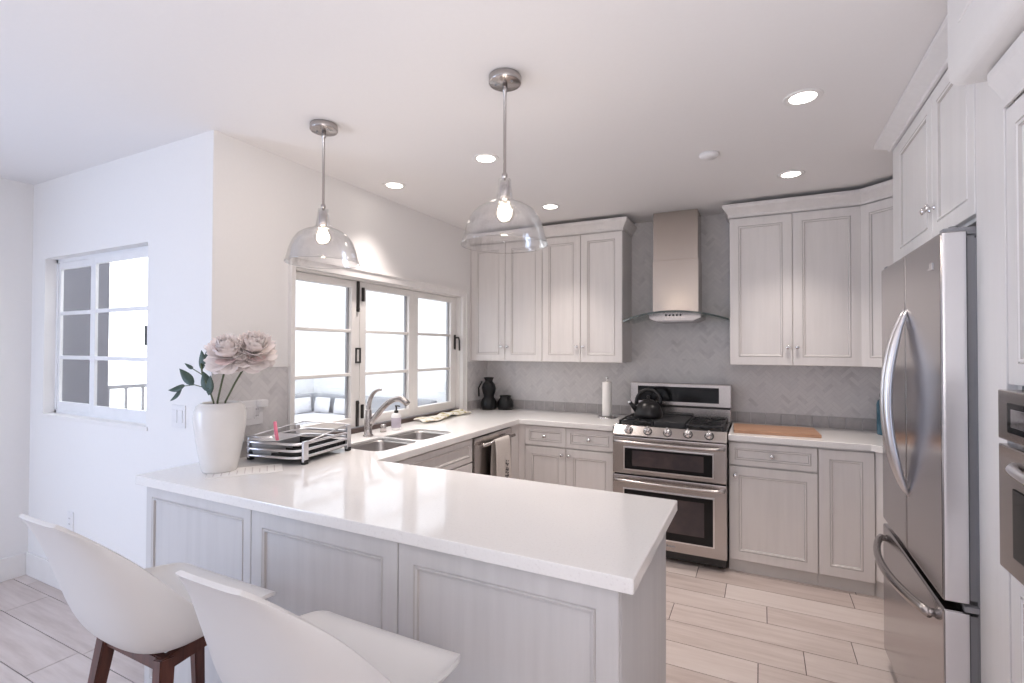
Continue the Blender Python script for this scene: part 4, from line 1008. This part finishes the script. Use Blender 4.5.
# cloth on the sill
mb = MB(); rows = []; rng = random.Random(5)
for i in range(15):
    r_ = []
    for j in range(9):
        u, v = i/14, j/8
        r_.append((-2.385+.14*v+.02*math.sin(u*7), 3.07+.66*u+.02*math.sin(v*5), CT+.018+.010*math.sin(u*11+v*2)*math.sin(v*6+u*4)+.006*math.sin(u*23)))
    rows.append(r_)
mb.grid(rows); o = solo('dish_cloth', mb, 'cloth', 'crumpled cream and yellow cloth on the counter under the window', 'cloth', (-2.31, 3.4, CT)); md = o.modifiers.new('t', 'SOLIDIFY'); md.thickness = .014; md.offset = 0
md = o.modifiers.new('s', 'SUBSURF'); md.levels = 1; md.render_levels = 1

# towel on dishwasher handle
tw = thing('dish_towel', 'cream printed dish towel hanging on the dishwasher handle', 'towel', (XI+.055, 3.29, .815))
def towel(y0, y1, xo, z_end):
    rows = []
    path = [(XI+.030, z_end+.12), (XI+.034, .70), (XI+.040, .80), (XI+.047, .8285), (XI+.055, .8305), (XI+.063, .8285), (XI+.070, .80), (XI+.074, .68), (XI+.078, .58), (XI+.080, z_end)]
    for (x, z) in path:
        r_ = []
        for j in range(13):
            v = j/12; fold = .006*math.sin(v*9+.5)*(1 if z < .8 else .15)
            r_.append((x+abs(fold)*.8, y0+(y1-y0)*v+ (0.81-z)*.03*(v-.5), z))
        rows.append(r_)
    mb = MB(); mb.grid(rows); return mb
o = link('cloth', towel(3.115, 3.345, 0, .42), 'towel', tw); md = o.modifiers.new('t', 'SOLIDIFY'); md.thickness = .003; md.offset = 1
md = o.modifiers.new('s', 'SUBSURF'); md.levels = 1; md.render_levels = 1
mb = MB(); rng = random.Random(2)
for k in range(22):
    y = 3.25+rng.uniform(-.03, .035)+.0*k; z = .60+rng.uniform(-.075, .06); x = XI+.0885
    mb.box(x, x+.0012, y-rng.uniform(.004, .012), y+rng.uniform(.004, .01), z-.004, z+.005)
link('printed_motif', mb, 'print', tw)

# paper towel, vases, board, bottle
pt = thing('paper_towel_holder', 'paper towel roll on a chrome stand left of the range', 'paper towel holder', (-1.128, 4.0, CT))
mb = MB(); mb.lathe([(.0001, CT), (.075, CT), (.078, CT+.004), (.074, CT+.012), (.0001, CT+.013)], (-1.128, 4.0, 0), 28); link('base', mb, 'chrome', pt)
mb = MB(); mb.lathe([(.0001, CT+.012), (.006, CT+.012), (.006, CT+.315), (.012, CT+.32), (.012, CT+.335), (.0001, CT+.34)], (-1.128, 4.0, 0), 14); link('post', mb, 'chrome', pt)
mb = MB(); mb.lathe([(.008, CT+.016), (.038, CT+.016), (.039, CT+.02), (.039, CT+.29), (.038, CT+.295), (.008, CT+.295)], (-1.128, 4.0, 0), 28); link('paper_roll', mb, 'paper', pt)
bx, by = -2.262, 4.05
bv = thing('black_vase', 'tall black ceramic gourd vase in the counter corner', 'vase', (bx, by, CT))
mb = MB(); mb.lathe([(.0001, 0), (.075, 0), (.088, .02), (.09, .06), (.075, .095), (.055, .115), (.058, .135), (.072, .165), (.078, .20), (.068, .235), (.045, .255), (.04, .265), (.05, .285), (.058, .295), (.052, .297), (.036, .268), (.0001, .26)], (bx, by, CT), 32, sx=.85, sy=.85); link('body', mb, 'blackcer', bv)
mb = MB(); mb.tube([(bx-.055, by-.03, CT+.26), (bx-.085, by-.04, CT+.20), (bx-.083, by-.04, CT+.12)], .008, 8); link('handle', mb, 'blackcer', bv)
mb = MB(); mb.lathe([(.0001, 0), (.08, 0), (.092, .03), (.09, .07), (.07, .10), (.06, .108), (.062, .122), (.066, .128), (.06, .129), (.052, .11), (.0001, .1)], (-2.125, 4.12, CT), 32, sx=.84, sy=.84); solo('black_pot', mb, 'blackcer', 'short black ceramic pot beside the taller black vase', 'pot', (-2.125, 4.12, CT))
mb = MB(Matrix.Translation((.085, 3.86, CT)) @ Matrix.Rotation(math.radians(3), 4, 'Z')); mb.box(-.26, .25, -.155, .165, .0005, .022, .004); solo('cutting_board', mb, 'board', 'warm wooden cutting board on the counter right of the range', 'cutting board', (.085, 3.86, CT))
bb = thing('blue_bottle', 'blue jar on the counter beside the refrigerator', 'bottle', (.745, 4.08, CT))
mb = MB(); mb.lathe([(.0001, 0), (.052, 0), (.056, .006), (.056, .20), (.05, .225), (.036, .235), (.036, .25), (.0001, .251)], (.745, 4.08, CT), 24); link('jar', mb, 'blueglass', bb)
mb = MB(); mb.lathe([(.0001, .25), (.040, .25), (.040, .272), (.0001, .274)], (.745, 4.08, CT), 24); link('lid', mb, 'nickel', bb)
